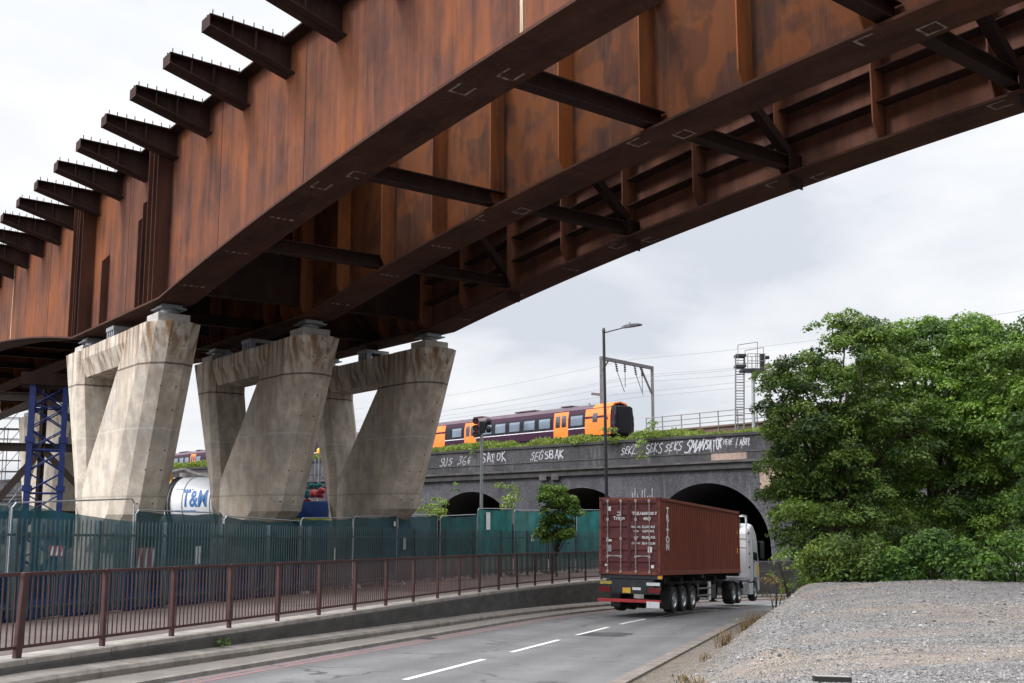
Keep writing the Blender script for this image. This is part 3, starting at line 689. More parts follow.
# ------------------------------------------------------------------ V shaped concrete piers
ZPT = 6.70
def pier_mesh(zg):
    Y0, Y1 = -.13, 1.62
    m = MB(); zs = [ZPT, 5.28, 3.0, 1.30, .02, -1.4, -1.41, zg]
    def front(z): return (.06 - .42*(ZPT - max(z, .02)) - (1.7*(.02 - z) if z < .02 else 0)) if z > -1.405 else front(-1.4)
    def inner(z): return -2.75 - (ZPT - z)*.86 if z > 1.30 else -7.42
    def far_out(z): return -10.85 + .42*(ZPT - z)
    def far_in(z): return (-8.6 if z > 5.4 else -8.6 + (5.4-z)*.254) if z > 1.30 else -7.56
    def sec_near(z):
        f, i = front(z), inner(z); k = (ZPT - z)/8; c = .62 + .45*k; c2 = .40
        return [(i+.30, Y0, z), (f-c-.25, Y0, z), (f-.36-.05*k, Y0+.22+.12*k, z), (f, Y0+.62+.1*k, z), (f-.02, Y1-.42, z), (f-.30, Y1, z), (i+.30, Y1, z), (i, Y1-.28, z), (i, Y0+.28, z)]
    def sec_far(z):
        f, i = far_out(z), far_in(z)
        return [(f+.30, Y0, z), (f, Y0+.35, z), (f, Y1-.35, z), (f+.30, Y1, z), (i-.30, Y1, z), (i, Y1-.26, z), (i, Y0+.26, z), (i-.30, Y0, z)]
    m.loft([sec_near(z) for z in zs]); m.loft([sec_far(z) for z in zs])
    # tie beam with a proud lip along its top
    a, b = -8.4, -2.4
    m.loft([[(s, Y0+.02, ZPT-.004), (s, Y1-.02, ZPT-.004), (s, Y1-.02, ZPT-.42), (s, Y1-.26, ZPT-1.14), (s, Y0+.26, ZPT-1.14), (s, Y0+.02, ZPT-.42)] for s in (a, b)])
    for zz_ in (1.28,): m.box(-7.57, -7.41, Y0+.35, Y1-.35, zg, zz_)   # back of the slot between the legs
    return m
def pier(label, o0, s0=0.0, dz=0.0, zg=-3.6, mat=None, group='V shaped concrete piers', holes=True):
    loc = BP + UB*s0 + VB*o0 + Vector((0,0,dz))
    p = thing('concrete_pier', label, 'bridge pier', loc, (0,0,BROT), group)
    obj('pier_body', pier_mesh(zg - dz), mat or M_conc, p, bevel=.012)
    for s in (-.95, -9.75):
        m = MB(); m.box(s-.56, s+.56, .14, 1.30, ZPT-.002, ZPT+.33); obj('bearing_plinth', m, M_plinth, p, bevel=.02)
        m = MB(); m.tube((s,.72,ZPT+.33), (s,.72,ZPT+.52), .32, .32, 20); m.box(s-.50, s+.50, .26, 1.18, ZPT+.52, ZPT+.57); m.box(s-.36, s+.36, .36, 1.08, ZPT+.572, ZPT+.685)
        obj('bearing', m, M_galv, p)
    for s in (-5.4,):
        m = MB(); m.box(s-.45, s+.45, .05, 1.2, ZPT+.35, ZPT+.50)
        for dx in (-.35,-.12,.12,.35): m.box(s+dx-.06, s+dx+.06, .08, .3, ZPT, ZPT+.35); m.box(s+dx-.06, s+dx+.06, .8, 1.1, ZPT, ZPT+.35)
        obj('jacking_packer', m, M_galv, p)
    if holes:
        m = MB(); front = lambda z: .06 - .42*(ZPT-z)
        for z in (5.9, 4.5, 3.7, 2.3, 1.6, .4):
            for y in (.25+.25, 1.05): m.tube((front(z)-.05, y+.05*sin(z*9), z), (front(z)+.006, y+.05*sin(z*9), z+.002), .027, .027, 8)
        obj('tie_hole', m, M_black, p)
    return p
pier('pale V shaped concrete pier nearest the maroon railing, under the first girder', 0.0)
pier('middle V shaped concrete pier of the row of three, under the second girder', GO[1], 0, CF*GO[1])
pier('V shaped concrete pier closest to the brick railway arches, under the third girder', GO[2], 0, CF*GO[2])
pier('beige concrete pier standing behind the blue lattice tower', 4.9, -29.5, -.15, mat=M_conc_far, group=None, holes=False)

# ------------------------------------------------------------------ temporary works behind the first pier
def lattice(mb, c, w, d, z0, z1, n, r):
    cs = [(c[0]+sx*w/2, c[1]+sy*d/2) for sx, sy in ((-1,-1),(1,-1),(1,1),(-1,1))]
    return cs
tw = thing('lattice_tower', 'blue steel lattice tower propping the girders behind the first pier', 'tower', tuple(at(43, 500, 50)) [:2] + (-3.2,), (0,0,R(24)))
W_, D_, H_ = 1.5, 1.15, 9.6
for sx in (-1,1):
    for sy in (-1,1):
        m = MB(); m.box(sx*W_/2-.13, sx*W_/2+.13, sy*D_/2-.13, sy*D_/2+.13, 0, H_)
        for zc in (2.2, 4.5, 6.9): m.box(sx*W_/2-.21, sx*W_/2+.21, sy*D_/2-.21, sy*D_/2+.21, zc-.14, zc+.14)
        obj('leg', m, M_blue, tw)
for face in range(4):
    m = MB(); nb = 9
    for i in range(nb):
        z0, z1 = i*H_/nb + .05, (i+1)*H_/nb - .05
        if face < 2:
            y = (-1,1)[face]*D_/2; a, b = (-W_/2, y), (W_/2, y)
        else:
            x = (-1,1)[face-2]*W_/2; a, b = (x, -D_/2), (x, D_/2)
        m.tube((*a, z0), (*b, z1), .035, .035, 6); m.tube((*b, z0), (*a, z1), .035, .035, 6)
        if i % 2 == 0: m.tube((*a, z0-.05), (*b, z0-.05), .05, .05, 6)
    obj('lattice_bracing', m, M_blue, tw)
m = MB(); m.box(-1.3, 2.6, -.9, .9, H_, H_+.6); obj('head_beam', m, M_brace, tw)
tr = thing('steel_trestle', 'dark brown braced steel trestle beside the blue lattice tower', 'trestle', tuple(at(20, 500, 54))[:2] + (-3.2,), (0,0,R(20)))
for x in (-8.4, -4.2, 0.9, 4.2):
    m = MB(); m.ibar((x,0,0), (x,0,10.0), .4, .4, .04); obj('column', m, M_trestle, tr)
for z in (3.2, 6.85, 9.6):
    m = MB(); m.ibar((-9,0.32,z), (5,0.32,z), .3, .42); obj('crossbeam', m, M_trestle, tr)
for x0, x1, z0, z1 in ((-4.2,.9,6.85,9.6),(-4.2,-1.6,9.4,6.9),(.9,-1.6,6.7,3.3),(-4.2,-1.6,6.7,3.3),(-4.2,.9,0,3.1),(4.2,.9,3.2,0),(4.2,.9,3.3,6.8),(.9,4.2,9.5,6.9),(-8.4,-4.2,3.3,6.8),(-8.4,-4.2,9.5,6.9),(-8.4,-4.2,.1,3.1)):
    m = MB(); m.bar((x0,.0,z0), (x1,.0,z1), .28, .34); obj('diagonal', m, M_trestle, tr)
sf = thing('scaffold', 'distant silver scaffold frame seen through the brown trestle', 'scaffold', tuple(at(8, 500, 82))[:2] + (-3.3,), (0,0,R(15)))
m = MB()
for i in range(8):
    for j in range(2): m.tube((i*1.2-4.2, j*1.3, 0), (i*1.2-4.2, j*1.3, 10.5), .035, .035, 5)
obj('standards', m, M_galv, sf); m = MB()
for k in range(6):
    z = 1.6 + k*1.75
    for j in range(2): m.tube((-4.4, j*1.3, z), (4.4, j*1.3, z), .03, .03, 5); m.tube((-4.4, j*1.3, z+.9), (4.4, j*1.3, z+.9), .03, .03, 5)
    m.box(-4.3, 4.3, .1, 1.2, z-.06, z-.02)
    for i in range(6): m.tube((-4.2+i*1.2, 0, z), (-3.0+i*1.2, 0, z+1.7), .028, .028, 5)
obj('ledgers_and_boards', m, M_galv, sf)

# ------------------------------------------------------------------ maroon pedestrian railing, 2 m bays
rl = thing('pedestrian_railing', 'maroon metal pedestrian railing along the footway edge above the road', 'railing', tuple(A(0,0,zfoot(0))))
o_ = Vector(rl.location); RH = 1.38
def P_(t, off, dz): return A(t, off, zfoot(t)+dz) - o_
for k_ in range(-7, 20):
    t = 2.0*k_
    m = MB(); lean = (.05, .03) if k_ == 0 else (0, 0)
    m.bar(P_(t,0,.03), P_(t+lean[0],lean[1],RH+.03), .085 if k_ else .13, .085, (cos(head(t)), -sin(head(t)), 0)); obj('post', m, M_maroon, rl, bevel=.01)
    if k_ == 19: break
    m = MB(); m.bar(P_(t+.06,0,RH), P_(t+1.94,0,RH), .07, .06); obj('top_rail', m, M_maroon, rl)
    m = MB(); m.bar(P_(t+.06,0,.20), P_(t+1.94,0,.20), .05, .05); obj('bottom_rail', m, M_maroon, rl)
    m = MB(); nb = 15
    for i in range(nb):
        u = t + .12 + i*1.76/(nb-1); m.tube(P_(u,0,.20), P_(u,0,RH-.02), .013, .013, 6)
    obj('baluster_panel', m, M_maroon, rl)
# low solid parapet after the railing ends
mb = MB()
for t in [39 + 1.5*i for i in range(28)]:
    mb.loft([[A(t_, -.15, zfoot(t_)), A(t_, .28, zfoot(t_)), A(t_, .28, zfoot(t_)+.62), A(t_, -.15, zfoot(t_)+.62)] for t_ in (t+.01, t+1.49)])
tag(obj('parapet_wall', mb, M_wallc), 'dark low parapet wall beyond the lorry on the bend of the road', 'wall')

# ------------------------------------------------------------------ palisade fence
pf = thing('palisade_fence', 'dark green grey steel palisade fence along the back of the footway', 'fence', tuple(A(0,-5.5,zfoot(0))))
o_ = Vector(pf.location); PH = 2.42
t = -11.0; k_ = 0
while t < 51:
    L = 2.75
    m = MB(); m.bar(P_(t,-5.55,-.05), P_(t,-5.55,PH-.02), .10, .12, (cos(head(t)), -sin(head(t)), 0)); obj('post', m, M_fence, pf)
    for z in (.32, 2.02):
        m = MB(); m.bar(P_(t,-5.50,z), P_(t+L,-5.50,z), .05, .06); obj('rail', m, M_fence, pf)
    m = MB(); npale = 18
    for i in range(npale):
        u = t + .08 + i*(L/npale); c = P_(u,-5.455,0); h = head(u); a = Vector((sin(h), cos(h), 0)); b = Vector((cos(h), -sin(h), 0))*.012
        wv = .024; z0, z1, z2 = .10, PH-.10, PH
        up = Vector((0,0,1))
        prof = [c-a*wv-b, c-a*wv*.4+b, c+a*wv*.4+b, c+a*wv-b]
        vs = [p + up*z0 for p in prof] + [p + up*z1 for p in prof] + [c + up*z2 - a*.012, c + up*z2 + a*.012]
        m.add(vs, [(0,1,5,4),(1,2,6,5),(2,3,7,6),(4,5,8),(5,6,9,8),(6,7,9)])
    obj('pale_row', m, M_fence, pf, fixn=False)
    t += L; k_ += 1

# ------------------------------------------------------------------ netted mesh fence panels behind it
ORD = ['first','second','third','fourth','fifth','sixth','seventh','eighth','ninth','tenth','eleventh','twelfth','thirteenth','fourteenth','fifteenth','sixteenth','seventeenth','eighteenth','nineteenth','twentieth']
PX = [(-62,14,505,505,0),(16,137,503,499,0),(139,225,510,513,1),(227,302,516,521,1),(303,354,518,517.5,1),(355,398,516.5,515.5,1),(399,438,515,515,1),(441,477,516,514.5,3),(478,512,508.5,509,2),(514,547,510,510.5,2),(549,574,510,510,2),(576,603,510,510,2)]
desc = ['blue netted mesh fence panel at the left edge, behind the palisade', 'mesh fence panel whose blue netting sags below its bare top tube', 'dark blue netted fence panel in front of the gap with the white tanker',
        'dark netted fence panel leaning in front of the middle pier', 'dark netted fence panel below the blue lorry in the gap between piers', 'black netted fence panel with square top at the base of the third pier',
        'black netted fence panel below the round bush beside the third pier', 'dull green netted fence panel left of the signal pole', 'bright teal netted fence panel with a white notice, at the signal pole',
        'bright teal netted fence panel left of the leafy shrub', 'teal netted fence panel mostly hidden behind the leafy shrub', 'bright teal netted fence panel next to the lorry container']
PANEL = []
for i, (xa, xb, ya, yb, kind) in enumerate(PX):
    off = -6.15 - .05*(i % 2) if i not in (4,5,6,7) else -5.74 - .03*(i % 2); ta, tb = t_for_px(xa, off, -12), t_for_px(xb, off, -12)
    p, q = A(ta, off, zfoot(ta)), A(tb, off, zfoot(tb)); zpa, zpb = (515-ya)/1000*p.y, (515-yb)/1000*q.y
    zc = (p.z+q.z)/2
    e_ = thing('mesh_fence_panel', desc[i], 'fence panel', (p.x, p.y, zc), group='netted fence panels behind the palisade')
    A0, B0, A1, B1 = Vector((0,0,0)), Vector((q.x-p.x, q.y-p.y, 0)), Vector((0,0,zpa-zc)), Vector((q.x-p.x, q.y-p.y, zpb-zc))
    m = MB(); u = (B1-A1).normalized()
    m.tube(A0, A1-Vector((0,0,.10)), .022); m.tube(A1-Vector((0,0,.12)), A1+u*.12, .022); m.tube(A1+u*.10, B1-u*.10, .022); m.tube(B1-u*.12, B1-Vector((0,0,.12)), .022); m.tube(B0, B1-Vector((0,0,.10)), .022); m.tube(A0+Vector((0,0,.15)), B0+Vector((0,0,.15)), .018)
    obj('frame', m, M_tube, e_)
    m = MB(); nx, nz_ = 16, 6; nrm = Vector((-u.y, u.x, 0))*.03
    rows = []
    for r_ in range(nz_+1):
        f = r_/nz_; row = []
        for c_ in range(nx+1):
            g_ = c_/nx; top = A1.lerp(B1, g_)
            sag = (.62*max(0, (g_-.10)/.9)**.8 if i == 1 else .06*sin(g_*PI) + .015*sin(g_*19+i)) + .03
            lowz = .12
            z = lowz + (top.z - sag - lowz)*f
            wv = .05*sin(g_*8+i*2)*sin(f*3.1) + .02*sin(g_*23+f*9)
            row.append(Vector((top.x, top.y, z)) + nrm*(1+wv*12))
        rows.append(row)
    m.sheet(rows); obj('netting', m, (M_net_blue, M_net_dark, M_net_teal, M_net_green)[kind], e_, smooth=True)
    m = MB()
    for c in (A0, B0): m.box(c.x-.33, c.x+.33, c.y-.12, c.y+.12, -.02, .13)
    obj('block_foot', m, M_plinth, e_, bevel=.02); PANEL.append((e_, A0, B0, A1, B1))
def notice(i, g_, z_from_top, w_, h_, label):
    e_, A0, B0, A1, B1 = PANEL[i]; u = (B0-A0).normalized(); c = A1.lerp(B1, g_) + Vector(e_.location) + Vector((0,0,-z_from_top)) + Vector((u.y,-u.x,0))*.05
    m = MB(); b = Vector((u.y,-u.x,0))*.004
    m.loft([[c-u*w_/2-b, c+u*w_/2-b, c+u*w_/2+b, c-u*w_/2+b], [v+Vector((0,0,h_)) for v in (c-u*w_/2-b, c+u*w_/2-b, c+u*w_/2+b, c-u*w_/2+b)]])
    tag(obj('notice', m, M_sign), label, 'notice', 'white notices on the site fence')
notice(8, .27, 1.1, .42, .9, 'white paper notice near the top of the bright teal panel by the signal pole')
notice(2, .70, 1.6, .28, .55, 'white notice strip on the dark blue panel under the tanker')
notice(4, .62, 1.65, .20, .5, 'narrow white notice on the dark panel below the blue lorry')
notice(6, .14, 1.5, .22, .5, 'white notice on the black panel at the foot of the third pier')
notice(9, .5, 1.75, .3, .35, 'small pale notice on the teal panel beside the leafy shrub')
notice(5, .92, .45, .16, .2, 'tiny white tag near the top corner of the black panel')

# blue barriers between the fences
def barrier(label, t):
    c = A(t, -5.86, zfoot(t)); h = head(t)
    e_ = thing('site_barrier', label, 'barrier', tuple(c), (0,0,PI/2-h), 'dark blue barriers standing behind the palisade fence')
    m = MB(); m.loft([[(x, -.22, 0), (x, .22, 0), (x, .20, .32), (x, .09, .42), (x, .08, 1.05), (x, -.08, 1.05), (x, -.09, .42), (x, -.20, .32)] for x in (.03, 1.97)]); obj('body', m, M_bluebar, e_, bevel=.02)
    m = MB(); m.box(1.96, 2.06, -.05, .05, .3, .85); obj('coupling_lug', m, M_bluebar, e_)
    m = MB(); m.box(.2, 1.8, -.096, -.088, .62, .68); obj('strap', m, M_blackp, e_)
    return e_
where = lambda i: 'from the left end of its row, behind the palisade fence'
NB = 0
for i in range(18):
    if not 20.5 < -3.5 + 2.2*i < 35: barrier('dark blue plastic barrier, %s %s' % (ORD[NB], where(i)), -3.5 + 2.2*i); NB += 1
# red and white boards seen through the netting
def board(label, px, py, d, w_, h_):
    c = at(px, py, d); e_ = thing('chevron_board', label, 'barrier board', (c.x, c.y, c.z - h_/2), (0,0,R(-24)), 'red and white site boards')
    m = MB(); m.box(-w_/2, w_/2, -.02, .02, 0, h_); obj('board', m, M_redp, e_)
    m = MB()
    for k_ in range(3):
        x = -w_/2 + .08 + k_*w_/3; m.add([(x,-.026,.02),(x+w_/8,-.026,.02),(x+w_/8+w_/9,-.026,h_-.02),(x+w_/9,-.026,h_-.02)], [(0,1,2,3)])
    obj('white_stripes', m, M_letter, e_, fixn=False)
    m = MB(); 
    for sx in (-w_/2+.05, w_/2-.05): m.tube((sx,.05,-1.6), (sx,.05,h_), .025)
    obj('stand', m, M_blackp, e_)
board('red and white striped board behind the blue netting at the left', 57, 551, 29.5, .64, .30)
board('red and white chequered board low behind the netting beside the first pier', 146, 558, 32.3, .80, .66)

# ------------------------------------------------------------------ container lorry: x forward, y left, z up from the road at its rear
TR = (0, R(2.4), R(63.5)); TL = at(659.7, 575.6, 39.3) - Vector((0,0,1.50))
CL, CW, CH, CZ = 12.7, 2.54, 3.02, 1.50
ct = thing('shipping_container', 'maroon corrugated shipping container riding on the lorry trailer', 'container', tuple(TL), TR)
m = MB()
def corr(side):   # one corrugated wall
    pts = []; x = .18
    while x < CL - .2:
        for dx, dy in ((0,0),(.07,0),(.105,.04),(.205,.04),(.24,0)):
            if x+dx < CL-.15: pts.append((x+dx, dy))
        x += .28
    y = (lambda d: .035+d) if side == 0 else (lambda d: CW-.035-d)
    m.sheet([[(a, y(d), CZ+.16) for a, d in pts], [(a, y(d), CZ+CH-.10) for a, d in pts]])
corr(0); corr(1)
m.sheet([[(CL-.06, .05 + .04*(i%4 in (1,2)) , CZ+.1) if False else (CL-.06-.03*(i%4 in (1,2)), .05+i*(CW-.1)/36, CZ+.1) for i in range(37)], [(CL-.06-.03*(i%4 in (1,2)), .05+i*(CW-.1)/36, CZ+CH-.06) for i in range(37)]])
m.sheet([[(.1, .05, CZ+CH-.03), (.1, CW-.05, CZ+CH-.03)], [(CL-.05, .05, CZ+CH-.03), (CL-.05, CW-.05, CZ+CH-.03)]])
m.box(.1, CL-.05, .06, CW-.06, CZ+.06, CZ+.12)
obj('corrugated_shell', m, M_cont, ct)
m = MB()
for y0, y1 in ((0,.09),(CW-.09,CW)):
    m.box(.17, CL-.17, y0, y1, CZ, CZ+.17); m.box(.17, CL-.17, y0, y1, CZ+CH-.11, CZ+CH-.002)
    m.box(0, .16, y0, y0+.09, CZ+.12, CZ+CH-.12) if y0 == 0 else m.box(0, .16, y1-.09, y1, CZ+.12, CZ+CH-.12)
    m.box(CL-.16, CL, y0, y1, CZ+.12, CZ+CH-.12)
m.box(0, .12, .09, CW-.09, CZ, CZ+.14); m.box(0, .12, .09, CW-.09, CZ+CH-.12, CZ+CH-.002); m.box(CL-.12, CL, .09, CW-.09, CZ, CZ+.14)
obj('corner_frame', m, M_cont, ct, bevel=.008)
m = MB()
for x in (-.012, CL-.165):
    for y in (-.012, CW-.165):
        for z in (CZ-.01, CZ+CH-.11): m.box(x, x+.178, y, y+.178, z, z+.118)
obj('corner_casting', m, M_cont2, ct, bevel=.012)
for d_, (ya, yb) in enumerate(((.10, CW/2-.012), (CW/2+.012, CW-.10))):
    m = MB(); z0, z1 = CZ+.15, CZ+CH-.13
    prof = []; z = z0; k_ = 0
    rows = [(0, z0)]
    nb = 6; hh = (z1-z0)/nb
    for i in range(nb):
        zb_ = z0 + i*hh; rows += [(0, zb_+.10), (.035, zb_+.15), (.035, zb_+hh-.15), (0, zb_+hh-.10)]
    rows.append((0, z1))
    m.sheet([[(.015+dx, ya+.06, z) , (.015+dx, yb-.06, z)] for dx, z in rows])
    for (a, b) in ((ya, ya+.06), (yb-.06, yb)): m.box(.0, .07, a, b, z0, z1)
    m.box(.0, .07, ya+.06, yb-.06, z0-.01, z0+.05); m.box(.0, .07, ya+.06, yb-.06, z1-.05, z1+.01)
    D = obj('door', m, M_cont2, ct)
    for yy in (ya + (yb-ya)*.28, ya + (yb-ya)*.76):
        m = MB(); m.tube((-.035, yy, z0-.05), (-.035, yy, z1+.05), .021, .021, 8)
        for z in (z0-.03, z0+.55, z0+1.25, z0+2.0, z1): m.box(-.065, -.002, yy-.045, yy+.045, z-.05, z+.05)
        m.box(-.075, -.05, yy-.02, yy+.36*(1 if yy < (ya+yb)/2 else -1)+.0, z0+.55, z0+.60) if yy < (ya+yb)/2 else m.box(-.075, -.05, yy-.36, yy+.02, z0+.55, z0+.60)
        obj('locking_bar', m, M_steelbar, D)
    for z in (z0+.2, z0+.9, z0+1.7, z0+2.45):
        m = MB(); y = ya-.03 if d_ == 0 else yb+.03; m.box(-.02, .05, y-.04, y+.05, z-.06, z+.06); obj('hinge', m, M_cont2, D)
# writing: rear faces -x, reading direction is -y
FM = lambda y, z: frame((-.012, y, z), (0,-1,0), (0,0,1))
def dtxt(s, y, z, h, **kw): return text('door_lettering', s, h, M_letter, ct, FM(y, CZ+z), .004, **kw)
dtxt('TRIU', CW*.375, 2.38, .175, bold=.006); dtxt('605900 7', CW*.17, 2.38, .165, bold=.006); dtxt('45G1', CW*.20, 2.18, .15, bold=.006)
for zz_, a, b in ((1.86,'MAX. GR.','32,500 KG'),(1.69,'TARE','3,870 KG'),(1.45,'NET','28,630 KG'),(1.22,'CU. CAP.','76.4 CU.M')):
    dtxt(a, CW*.385, zz_, .095, bold=.002); dtxt(b, CW*.185, zz_, .125, bold=.004)
dtxt('Triton', CW*.665, 2.20, .185, bold=.006)
m = MB(); m.box(-.02,-.012, CW*.665-.09, CW*.665+.07, CZ+2.42, CZ+2.46); m.box(-.02,-.012, CW*.665-.09, CW*.665-.03, CZ+2.30, CZ+2.46); m.box(-.02,-.012, CW*.665-.02, CW*.665+.09, CZ+2.30, CZ+2.34); obj('logo_mark', m, M_letter, ct)
for y, z, w_, h_, mm_ in ((CW*.83,2.58,.15,.17,M_letter),(CW*.83,1.33,.22,.09,M_letter),(CW*.83,1.02,.20,.27,M_plinth),(CW*.16,.98,.17,.22,M_letter),(CW*.12,.33,.12,.12,M_letter),(CW*.87,.36,.14,.08,M_letter)):
    m = MB(); m.box(-.019,-.012, y-w_/2, y+w_/2, CZ+z-h_/2, CZ+z+h_/2); obj('decal', m, mm_, ct)
for i, ch in enumerate('TRITON'):
    text('side_lettering', ch, .37, M_letter, ct, frame((1.05, .028, CZ+2.52-.285*i), (1,0,0), (0,0,1)) @ Matrix.Diagonal((1.45,1,1,1)), .004, bold=.016)
m = MB(); m.box(CL-.5, CL-.35, .022, .034, CZ+.95, CZ+1.2); m.box(CL-.45,CL-.36,.022,.034,CZ+1.9,CZ+2.05); obj('decal', m, M_yellow, ct)

tl = thing('semi_trailer', 'black skeletal trailer with red rear bumper under the maroon container', 'trailer', tuple(TL), TR)
m = MB()
for y in (.78, CW-.78-.12): m.box(.25, CL-.1, y, y+.12, .98, 1.40)
for x in (.3, 1.6, 3.9, 5.6, 7.5, 9.3, 11.2): m.box(x, x+.14, .35, CW-.35, 1.18, 1.38)
for x in (.1, 5.9, CL-.35): m.box(x, x+.24, .02, CW-.02, 1.33, 1.492)
m.box(.02, .22, .30, CW-.30, .75, 1.32); m.box(.0, .06, .55, CW-.55, .80, 1.24)
obj('chassis', m, M_chassis, tl, bevel=.012)
m = MB(); m.box(-.10, .05, -.02, CW+.02, .44, .56); obj('rear_bumper', m, M_redp, tl, bevel=.01)
m = MB(); m.box(-.125, -.104, -.0, .52, .26, .50); obj('reflector_board', m, M_sign, tl)
def wheel(parent, x, y, out, r=.52, wd=.30, twin=False, name='wheel'):
    """out=-1: right hand side"""
    m = MB(); w0 = wd/2
    m.lathe([(r*.60,-w0),(r*.93,-w0),(r,-w0*.72),(r,w0*.72),(r*.93,w0),(r*.60,w0)], (x,y,r), 'y', 32, False); T = obj(name, m, M_black, parent, auto=40)
    m = MB(); o1 = out*w0
    m.lathe([(r*.60,o1*.7),(r*.62,o1*.98),(r*.56,o1*.95),(r*.50,o1*.45),(r*.30,o1*.30),(r*.24,o1*.95),(r*.16,o1*1.0),(.002,o1*1.0)], (x,y,r), 'y', 28)
    obj('rim', m, M_rim, T, auto=40)
    m = MB()
    for i in range(10):
        a = 2*PI*i/10; m.tube((x+cos(a)*r*.40, y+o1*.38, r+sin(a)*r*.40), (x+cos(a)*r*.40, y+o1*.62, r+sin(a)*r*.40), .018, .018, 6)
    obj('wheel_nut', m, M_galv, T); return T
for x in (1.9, 3.2, 4.5):
    wheel(tl, x, .22, -1, wd=.38); wheel(tl, x, CW-.22, 1, wd=.38)
    m = MB(); m.tube((x,.4,.52), (x,CW-.4,.52), .075); obj('axle', m, M_chassis, tl)
    for y0 in (.02, CW-.44):
        m = MB(); ring = []
        for i in range(9):
            a = R(15 + 150*i/8); ring.append((x+cos(a)*.62, .52+sin(a)*.62))
        m.sheet([[(a, y0, z) for a, z in ring], [(a, y0+.42, z) for a, z in ring]]); obj('mudguard', m, M_blackp, tl)
for y0 in (.03, CW-.44):
    m = MB(); m.box(1.25,1.28,y0,y0+.41,.18,.85); obj('mud_flap', m, M_black, tl)
m = MB(); m.box(-.03,.05,.02,.48,.82,1.02); obj('tail_light', m, M_lightred, tl); m = MB(); m.box(-.03,.05,CW-.48,CW-.02,.82,1.02); obj('tail_light', m, M_lightred, tl)
m = MB(); m.box(-.035,.05,.02,.55,1.10,1.22); obj('marker_board', m, M_sign, tl); m = MB(); m.box(-.035,.05,CW-.55,CW-.05,1.12,1.24); obj('marker_board', m, M_amber2, tl)
m = MB(); m.box(-.02,.01,CW/2-.06,CW/2+.27,.80,1.00); obj('number_plate', m, M_yellow, tl)
m = MB(); m.box(-.02,.0,CW/2-.48,CW/2-.14,.92,1.02); obj('rear_sign', m, M_sign, tl)
m = MB(); m.box(-.02,.0,CW/2-.60,CW/2-.20,.60,.76); obj('rear_sign', m, M_plinth, tl)
m = MB(); m.box(.06,.2,-.03,.12,CZ-.14,CZ-.0); obj('marker_lamp', m, M_amber, tl)
m = MB(); m.box(7.6,8.35,.08,.62,.42,1.0); obj('side_locker', m, M_blackp, tl, bevel=.02)
m = MB(); m.box(7.1,7.45,.06,.12,.35,1.15); obj('side_plate', m, M_sign, tl)
for y in (.5, CW-.5):
    m = MB(); m.box(9.3,9.45,y-.07,y+.07,.25,1.2); m.box(9.2,9.55,y-.14,y+.14,.18,.25); obj('landing_leg', m, M_chassis, tl)
m = MB(); m.box(5.3,7.4,.05,.09,.55,.62); m.box(5.3,7.4,.05,.09,.85,.92); m.box(5.35,5.42,.05,.09,.5,1.1); obj('side_guard', m, M_galv, tl)

tk = thing('lorry_tractor', 'white lorry cab with roof deflector pulling the maroon container', 'lorry', tuple(TL), TR)
X0 = 14.55
prof = [(X0,1.12),(X0,3.55),(X0+.08,3.70),(X0+.75,4.02),(X0+1.15,3.98),(X0+1.75,3.62),(X0+2.05,3.15),(X0+2.38,1.95),(X0+2.46,1.55),(X0+2.46,.48),(X0+2.2,.42),(X0+2.02,.62),(X0+1.9,1.0),(X0+1.5,1.22),(X0+1.05,1.12),(X0+.85,.95),(X0+.5,1.0)]
m = MB()
rings = []
for y, k_ in ((.02,.93),(.10,.985),(.25,1),(CW-.25,1),(CW-.10,.985),(CW-.02,.93)):
    cx_, cz_ = X0+1.2, 2.3; rings.append([(cx_+(a-cx_)*k_, y, cz_+(z-cz_)*k_) for a, z in prof])
m.loft(rings); obj('cab_body', m, M_cabw, tk, bevel=.03, auto=50)
m = MB(); m.box(X0-.03, X0+.02, .12, CW-.12, 1.2, 3.5); obj('cab_rear_panel', m, M_cabgrey, tk, bevel=.03)
m = MB(); m.box(X0-.05, X0-.028, .14, CW-.14, 2.75, 2.79); m.box(X0-.05,X0-.028,.14,CW-.14,3.2,3.24); obj('panel_seam', m, M_plinth, tk)
m = MB(); m.add([(X0+1.02,.012,2.15),(X0+1.98,.012,2.05),(X0+1.86,.03,3.05),(X0+1.06,.03,3.05)], [(0,1,2,3)]); obj('side_window', m, M_glass, tk, fixn=False)
m = MB(); m.add([(X0+2.40,.2,2.05),(X0+2.40,CW-.2,2.05),(X0+2.06,CW-.25,3.2),(X0+2.06,.25,3.2)], [(0,1,2,3)]); obj('windscreen', m, M_glass, tk, fixn=False)
m = MB(); m.box(X0+1.0,X0+1.03,.006,.03,1.2,3.2); m.box(X0+1.0,X0+2.1,.006,.03,1.16,1.19); obj('door_seam', m, M_blackp, tk)
m = MB(); m.box(X0+1.12,X0+1.26,-.02,.02,2.02,2.07); obj('door_handle', m, M_black, tk)
m = MB(); m.bar((X0+1.95,.0,3.1),(X0+2.15,-.30,3.12),.05,.05); m.box(X0+2.0, X0+2.18, -.32, -.12, 2.2, 3.1); obj('mirror', m, M_black, tk, bevel=.03)
m = MB(); m.box(X0+1.7,X0+2.15,.006,.022,1.35,1.85); obj('side_graphic', m, M_yellow, tk)
m = MB(); m.box(X0-.02,X0+.10,.08,.16,3.5,4.42); m.box(X0-.02,X0+.10,CW-.16,CW-.08,3.5,4.42); m.box(X0-.02,X0+.10,.08,CW-.08,4.34,4.42); m.box(X0-.9,X0,.08,.14,4.36,4.42); obj('air_deflector_frame', m, M_cabw, tk)
m = MB(); m.box(X0+.02,X0+.5,.5,CW-.5,3.7,4.25); obj('roof_box', m, M_glass, tk, bevel=.05)
